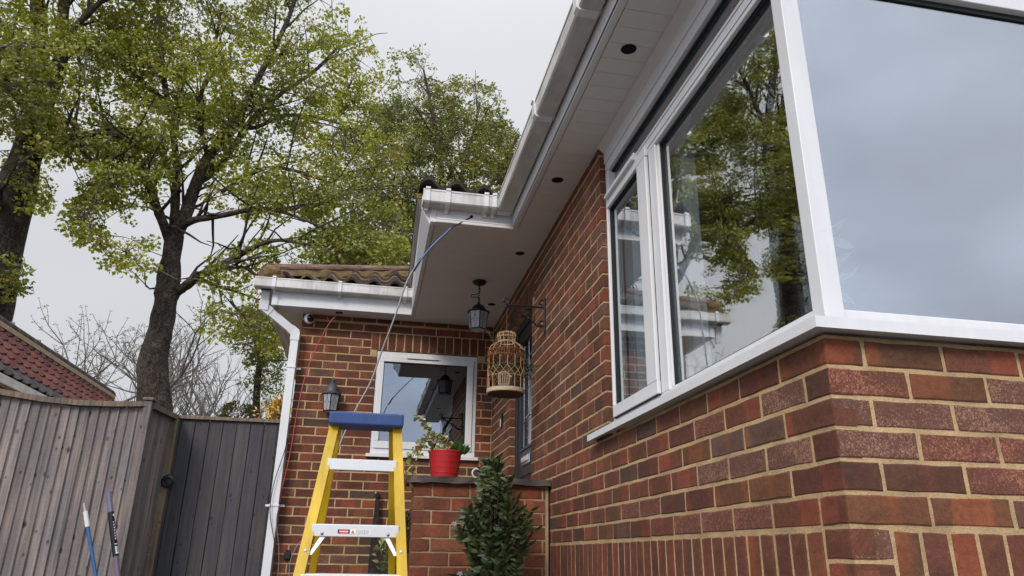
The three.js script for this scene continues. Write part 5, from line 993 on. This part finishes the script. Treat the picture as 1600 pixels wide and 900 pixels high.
// limbs: lists of [u, v, depth offset, width in px]; lobes: [u, v, ru, rv, depth offset, thickness, clumps]
function tree(name, label, T, limbs, lobes, cols, seed, opts = {}) {
  const base = at(limbs[0][0][0], limbs[0][0][1], T); base.y = -0.65;
  const t = thing(name, label, 'tree', base.toArray()), r = mulberry(seed), tr = new Tubes(), tw = new Tubes(), nodes = [];
  const loc = (u, v, o) => at(u, v, T + o).sub(base);
  limbs.forEach((L, li) => {
    let pts = L.map(([u, v, o]) => loc(u, v, o)), rad = L.map(([, , o, w]) => w / 2 / FOC * (T + o) * (li === 0 ? 0.86 : 0.92));
    if (li === 0) { pts = [V(pts[0].x * 0, 0, 0), ...pts.filter((p) => p.y > 0.4)]; rad = [rad[0] * 1.12, ...rad.slice(rad.length - pts.length + 1)]; }
    const n = li === 0 ? 44 : Math.max(8, L.length * 5), c = new THREE.CatmullRomCurve3(pts), P = [], R = [];
    for (let i = 0; i <= n; i++) { const k = i / n, f = k * (pts.length - 1), j = Math.min(pts.length - 2, Math.floor(f)); P.push(c.getPoint(k)); R.push(lerp(rad[j], rad[j + 1], f - j) * (1 + (li === 0 ? 0.09 : 0.1) * (noise3(i * (li ? 0.8 : 0.33), li, seed, 3) - 0.5) * 2)); }
    if (opts.knobs && li === 0) for (let i = 3; i < n; i++) R[i] *= 1 + 0.13 * smooth(0.5, 0.85, noise3(i * 0.5, 9, seed, 8));
    tr.add(P, R, li === 0 ? 20 : 8); P.forEach((p, i) => { if (li > 0 || i > n * 0.6) nodes.push({ p, r: R[i] }); });
    if (li > 0) for (let i = 3; i < n; i += 2) { // secondary branches
      const d = P[Math.min(n, i + 1)].clone().sub(P[i - 1]).normalize(), s = V(r() - 0.5, r() * 0.8 - 0.2, r() - 0.5).normalize(), e = d.multiplyScalar(0.6).add(s).normalize(), len = (0.7 + r() * 1.3) * (opts.twig ?? 1);
      const b = [P[i]]; for (let k = 1; k <= 4; k++) b.push(b[k - 1].clone().addScaledVector(e, len / 4).add(V((r() - 0.5) * 0.12, (r() - 0.35) * 0.14, (r() - 0.5) * 0.12)));
      const br = Math.min(R[i] * 0.55, 0.045); tr.add(b, b.map((_, k) => lerp(br, 0.008, k / 4)), 5); b.slice(1).forEach((p) => nodes.push({ p, r: 0.01 }));
    }
  });
  const inst = [];
  for (const [u, v, ru, rv, o, th, n] of lobes) for (let i = 0; i < n * (opts.many ?? 1.2); i++) {
    let a, b, z; do { a = r() * 2 - 1; b = r() * 2 - 1; z = r() * 2 - 1; } while (a * a + b * b + z * z > 1);
    const p = loc(u + a * ru, v + b * rv, o + z * th);
    const w = p.clone().add(base);
    if (0.5 * fbm3(w.x * 0.8, w.y * 1.2, w.z * 0.8, seed, 2) + 0.5 * fbm3(w.x * 1.9, w.y * 2.6, w.z * 1.9, seed + 9, 2) < (opts.gap ?? 0.45) + 0.05 && r() < 0.93) continue;
    if (p.y < 1.2) continue;
    inst.push({ p, shade: fbm3(w.x * 0.5 + 7, w.y * 0.5, w.z * 0.5, seed + 5, 2) });
  }
  // twigs to the nearest branch
  for (let i = 0; i < inst.length; i += opts.step ?? 2) {
    const p = inst[i].p; let best = null, bd = 1e9; for (const n of nodes) { const d = n.p.distanceToSquared(p); if (d < bd) { bd = d; best = n; } }
    if (!best || bd > 3.2) continue;
    const m = best.p.clone().lerp(p, 0.5).add(V((r() - 0.5) * 0.25, (r() - 0.3) * 0.25, (r() - 0.5) * 0.25)), k = Math.sqrt(bd);
    tw.add([best.p, best.p.clone().lerp(m, 0.6), m, m.clone().lerp(p, 0.6).add(V((r() - 0.5) * 0.1, 0, (r() - 0.5) * 0.1)), p], [0.010 + 0.004 * k, 0.009 + 0.003 * k, 0.008, 0.006, 0.003], 4, false);
    if (nodes.length < 2600 && i % 3 === 0) nodes.push({ p: m, r: 0.01 });
  }
  mesh('trunk', tr.geo(), M.bark, t); mesh('twigs', tw.geo(), M.twig, t).userData.kind = 'stuff';
  const q = new THREE.Quaternion(), sc = V(1, 1, 1), mt = new THREE.Matrix4(), co = new THREE.Color();
  const lm = opts.leaf ?? M.leaf;
  clumps.forEach((g, k) => {
    const mine = inst.filter((_, i) => i % 4 === k), im = new THREE.InstancedMesh(g, lm, mine.length); im.name = 'crown'; im.userData.kind = 'stuff'; im.castShadow = im.receiveShadow = true;
    mine.forEach((e, i) => {
      q.setFromAxisAngle(V(r() - 0.5, 1, r() - 0.5).normalize(), r() * 6.283); const s = (0.6 + r() * 0.8) * (opts.size ?? 1); sc.set(s, s, s); im.setMatrixAt(i, mt.compose(e.p, q, sc));
      const c = clamp(e.shade * 1.5 - 0.25 + (r() - 0.5) * 0.35), A = cols[0], B = cols[1], D = cols[2]; if (r() < 0.07) co.setRGB(...D); else co.setRGB(lerp(A[0], B[0], c), lerp(A[1], B[1], c), lerp(A[2], B[2], c)); im.setColorAt(i, co);
    });
    t.add(im);
  });
  return t;
}
M.leaf = phy({ color: 0xffffff, roughness: 0.6, transmission: 0.55, thickness: 0, side: THREE.DoubleSide });
const spring = [[0.18, 0.215, 0.011], [0.46, 0.475, 0.018], [0.44, 0.35, 0.03]], deep = [[0.125, 0.165, 0.010], [0.34, 0.35, 0.016], [0.26, 0.20, 0.04]];
tree('maple_tree', 'leaning dark trunked tree at the left edge with yellow green spring leaves', 17, [
  [[-38, 560, 0, 74], [-12, 440, 0, 66], [18, 320, 0, 58], [44, 235, 0, 46], [66, 165, 0, 40]],
  [[66, 170, 0, 34], [64, 100, 0.2, 26], [60, 20, 0.3, 22], [52, -80, 0.4, 16], [40, -200, 0.5, 8]],
  [[66, 170, 0, 30], [92, 105, -0.3, 22], [98, 30, -0.4, 18], [108, -80, -0.3, 13], [120, -190, 0, 7]],
  [[58, 190, 0, 20], [20, 140, -0.8, 15], [-40, 70, -1.5, 12], [-120, 0, -2.2, 7]],
  [[36, 255, 0, 22], [80, 228, -0.6, 14], [140, 209, -1.1, 11], [205, 213, -1.4, 7]],
  [[60, 110, 0.2, 14], [20, 60, 0.8, 10], [-20, 10, 1.5, 8], [-80, -90, 2, 4]],
  [[98, 60, -0.4, 13], [150, 10, -1, 9], [200, -40, -1.6, 6], [250, -90, -2, 4]],
  [[20, 330, 0, 16], [-30, 300, -1, 11], [-90, 270, -1.8, 6]],
], [[40, 110, 130, 110, -0.4, 2.6, 900], [20, 230, 100, 55, -1, 1.8, 380], [110, 60, 110, 90, 0.4, 2.2, 520], [-60, 60, 150, 150, 0, 3, 800], [70, -110, 170, 120, 0, 3, 900], [-5, 290, 55, 35, -1.2, 1, 90], [8, 425, 36, 50, -0.5, 1.2, 60], [130, 215, 90, 40, -1, 1.4, 260], [40, -290, 150, 110, 0, 3, 600], [60, 300, 40, 30, -1, 1, 50], [-150, 250, 90, 120, -1, 2, 300]],
spring, 41, { gap: 0.463 });
tree('maple_tree', 'tall spreading tree with knobbly trunk behind the fence in yellow green leaf', 16.5, [
  [[240, 660, 0, 52], [240, 600, 0, 46], [239, 565, 0, 43], [251, 515, 0, 38], [260, 465, 0, 39], [266, 415, 0, 31], [273, 368, 0, 30]],
  [[268, 380, 0, 20], [246, 326, -0.3, 15], [235, 293, -0.4, 14], [209, 253, -0.5, 13], [182, 244, -0.7, 12], [158, 264, -0.9, 9], [120, 225, -1.1, 6]],
  [[272, 370, 0, 16], [274, 310, 0.3, 15], [276, 262, 0.4, 13], [268, 190, 0.6, 11], [256, 120, 0.8, 9], [250, 40, 1, 7], [240, -60, 1.2, 4]],
  [[273, 368, 0, 26], [290, 335, 0, 22], [302, 300, 0, 19], [325, 245, 0, 17], [367, 190, -0.1, 15], [410, 110, -0.2, 11], [450, 30, -0.4, 9], [480, -60, -0.5, 5]],
  [[278, 360, 0, 14], [300, 345, -0.5, 12], [340, 338, -1, 10], [408, 326, -1.6, 8], [450, 334, -2, 6], [520, 362, -2.3, 4]],
  [[272, 458, 0, 18], [290, 447, -0.3, 15], [310, 432, -0.6, 14], [348, 413, -1.1, 12], [382, 394, -1.5, 10], [427, 376, -2, 8], [470, 380, -2.3, 5], [540, 395, -2.6, 3]],
  [[330, 425, -0.9, 8], [380, 418, -1.2, 6], [410, 440, -1.4, 5], [440, 470, -1.6, 3]],
  [[310, 285, 0, 14], [341, 262, 0.8, 12], [403, 176, 1.2, 10], [448, 140, 1.5, 9], [490, 112, 1.7, 7], [530, 72, 1.9, 5]],
  [[279, 300, 0.2, 11], [249, 235, 0.4, 10], [205, 213, 0.8, 9], [147, 209, 1.1, 6], [100, 214, 1.3, 4]],
  [[366, 195, 0, 10], [395, 200, 0.4, 8], [450, 180, 0.8, 7], [520, 190, 1.2, 5], [580, 215, 1.4, 3]],
  [[325, 245, 0, 10], [310, 170, -0.6, 9], [330, 100, -1, 7], [345, 20, -1.3, 5]],
  [[262, 160, 0.7, 8], [215, 120, 0.8, 7], [180, 70, 1, 5], [160, 10, 1.1, 3]],
  [[345, 300, -0.2, 9], [420, 262, -0.5, 7], [500, 280, -0.9, 5], [570, 310, -1.2, 3]],
], [[330, 90, 170, 110, 0, 2.4, 1500], [210, 110, 110, 110, 0.6, 2.0, 720], [460, 80, 120, 95, 0.2, 2.0, 640], [480, 200, 125, 80, 0.3, 1.8, 620], [310, 200, 140, 70, 0, 2.0, 640], [190, 270, 90, 60, -0.4, 1.6, 420], [150, 340, 52, 50, -0.8, 1.0, 190], [205, 395, 48, 38, -0.6, 1.0, 120], [440, 290, 130, 60, -0.6, 1.8, 520], [560, 330, 90, 70, -1.2, 1.5, 430], [540, 390, 105, 36, -2.2, 1.0, 300], [390, 430, 75, 60, -1.6, 1.0, 200], [415, 490, 60, 70, -1.6, 0.9, 200], [340, 500, 45, 30, -1.4, 0.8, 50], [330, -70, 230, 100, 0, 2.6, 1100], [250, -200, 200, 120, 0, 2.6, 700], [560, 120, 60, 60, 0.8, 1.4, 190], [600, 230, 60, 60, 0.6, 1.4, 230]],
spring, 47, { gap: 0.464, knobs: true });
tree('background_tree', 'rounded green tree rising behind the porch gutter, sparser than its neighbour', 24, [
  [[690, 660, 0, 30], [695, 520, 0, 26], [690, 420, 0, 22], [680, 350, 0, 20]],
  [[680, 355, 0, 14], [655, 300, 0.3, 11], [620, 240, 0.6, 9], [590, 180, 0.8, 5]], [[680, 350, 0, 15], [690, 280, 0, 12], [680, 200, -0.3, 9], [662, 110, -0.5, 4]],
  [[685, 350, 0, 14], [715, 290, 0.5, 11], [735, 230, 0.8, 9], [750, 160, 1, 4]], [[690, 370, 0, 12], [740, 320, -0.4, 9], [780, 270, -0.7, 7], [810, 210, -0.9, 4]],
  [[715, 290, 0.5, 8], [690, 240, 1, 7], [650, 190, 1.3, 4]], [[675, 340, 0, 10], [630, 330, -0.6, 8], [580, 300, -1, 5], [540, 270, -1.2, 3]],
], [[650, 190, 80, 70, 0.4, 2.4, 460], [720, 180, 75, 62, 0.3, 2.4, 430], [775, 240, 55, 55, -0.3, 2.0, 360], [690, 290, 120, 70, 0, 2.6, 520], [590, 250, 70, 90, 0, 2.2, 460], [610, 370, 90, 60, -0.6, 2.0, 520], [760, 300, 70, 50, 0, 2, 330], [640, 100, 42, 34, 0.2, 1.4, 30], [560, 400, 70, 50, 0, 1.5, 260]],
deep, 59, { gap: 0.44, size: 1.15, many: 2.1, step: 1, twig: 1.3 });
tree('thin_tree', 'slim tree with small green leaves rising behind the gate beside the downpipe', 21, [
  [[398, 680, 0, 15], [402, 600, 0, 12], [410, 540, 0, 10], [412, 480, 0, 7]], [[408, 560, 0, 7], [385, 500, 0.4, 5], [360, 470, 0.6, 3]], [[404, 580, 0, 6], [425, 540, 0, 5], [440, 500, 0, 3]],
], [[405, 520, 55, 52, 0, 1.5, 330], [420, 590, 40, 42, 0, 1.2, 80]], deep, 67, { gap: 0.44, size: 0.85, many: 1.3 });

function bareTree(name, label, u, v, T, h, spread, seed, buds, lean = 0) {
  const p = at(u, v, T); p.y = -0.65; const t = thing(name, label, 'tree', p.toArray()), r = mulberry(seed), tb = new Tubes(), tips = [];
  function grow(a, d, len, rad, lev) {
    const n = 4, pts = [a]; let dir = d.clone(); for (let i = 0; i < n; i++) { dir.add(V((r() - 0.5) * 0.3, (r() - 0.4) * 0.2, (r() - 0.5) * 0.3)).normalize(); pts.push(pts[i].clone().addScaledVector(dir, len / n)); }
    tb.add(pts, pts.map((_, i) => lerp(rad, rad * 0.6, i / n)), lev < 2 ? 7 : 3, false); if (lev > 3) tips.push(pts[n], pts[2]); if (lev >= 5) return;
    const k = lev === 0 ? 4 : lev < 4 ? 3 : 2; for (let i = 0; i < k; i++) { const q = V(r() - 0.5, r() * 0.35 - 0.05, r() - 0.5).normalize(), e = dir.clone().multiplyScalar(0.9).addScaledVector(q, spread * (0.8 + r() * 0.5)).normalize(); grow(pts[i === 0 ? n : 2 + Math.floor(r() * 3)], e, len * (0.62 + r() * 0.2), rad * 0.56, lev + 1); }
  }
  grow(V(0, 0, 0), V(lean, 1, 0).normalize(), h * 0.36, h * 0.022, 0);
  mesh('branches', tb.geo(), M.farTwig, t);
  if (buds) { const im = new THREE.InstancedMesh(clumps[0], M.leaf, tips.length), mt = new THREE.Matrix4(), c = new THREE.Color(); tips.forEach((q, i) => { const s = buds.size * (0.5 + r()); im.setMatrixAt(i, mt.compose(q, new THREE.Quaternion().setFromAxisAngle(V(0, 1, 0), r() * 6), V(s, s * 0.7, s))); c.setRGB(...buds.col).multiplyScalar(0.7 + r() * 0.6); im.setColorAt(i, c); }); im.name = 'buds'; im.userData.kind = 'stuff'; t.add(im); }
}
bareTree('bare_tree', 'flat topped bare tree just above the garage ridge, some yellow buds', 165, 660, 30, 11, 0.95, 151, { size: 0.55, col: [0.20, 0.17, 0.06] }, 0.2);
bareTree('bare_tree', 'fine twigged bare tree right of the knobbly trunk', 290, 650, 44, 12.5, 0.7, 157, null);
bareTree('bare_tree', 'thin bare tree with sparse yellow green buds above the gate', 350, 650, 38, 11.2, 0.6, 163, { size: 0.3, col: [0.26, 0.25, 0.10] });
bareTree('bare_tree', 'bare tree low behind the left of the knobbly trunk', 205, 660, 40, 9.6, 0.8, 171, { size: 0.3, col: [0.22, 0.19, 0.08] });
{
  const p = at(432, 650, 12.5), t = thing('yellow_shrub', 'bright yellow flowering shrub peeping over the gate beside the downpipe', 'shrub', [p.x, -0.65, p.z]), r = mulberry(71), lg = leafGeo(0.07, 0.04, 0.2, 2, 0.1), list = [], st = new Tubes(), top = p.y + 0.65 + 0.34;
  for (let i = 0; i < 60; i++) { const a = r() * 6.283, q = r() * 0.4, e = V(Math.cos(a) * q, top - q * 0.7 - r() * 0.25, Math.sin(a) * q), c = curve([V(0, 0, 0), V(e.x * 0.3, e.y * 0.6, e.z * 0.3), e], 10); st.add(c, 0.006, 4, false); c.forEach((x, k) => { if (k > 4) for (let m = 0; m < 5; m++) list.push(orient(lg, x.clone().add(V((r() - 0.5) * 0.08, (r() - 0.5) * 0.08, (r() - 0.5) * 0.08)), V(r() - 0.5, r() - 0.3, r() - 0.5), r() * 6, 0.7 + r() * 0.6)); }); }
  mesh('flowers', merge(list), leafMat([0.62, 0.38, 0.02], 0.25), t); mesh('stem', st.geo(), M.twig, t);
}
{ // a low evergreen behind the gate
  const p = at(372, 650, 24), t = thing('evergreen_bush', 'rounded olive green bush low behind the middle of the gate', 'bush', [p.x, -0.65, p.z]), r = mulberry(73), lg = leafGeo(0.14, 0.07, 0.3, 2, 0.2), list = [], H = p.y + 0.65 + 0.35;
  for (let i = 0; i < 2600; i++) { const a = r() * 6.283, z = r(), q = 0.85 * Math.cbrt(0.4 + 0.6 * r()) * Math.sqrt(1 - z * z * 0.9); list.push(orient(lg, V(Math.cos(a) * q, H * (0.25 + 0.75 * z), Math.sin(a) * q), V(Math.cos(a), r() - 0.2, Math.sin(a)), r() * 6, 0.7 + r() * 0.7)); }
  mesh('foliage', merge(list), leafMat([0.14, 0.14, 0.035], 0.25), t); mesh('stem', new THREE.CylinderGeometry(0.06, 0.09, H * 0.6, 8).translate(0, H * 0.3, 0), M.bark, t);
}
renderer.render(scene, camera);
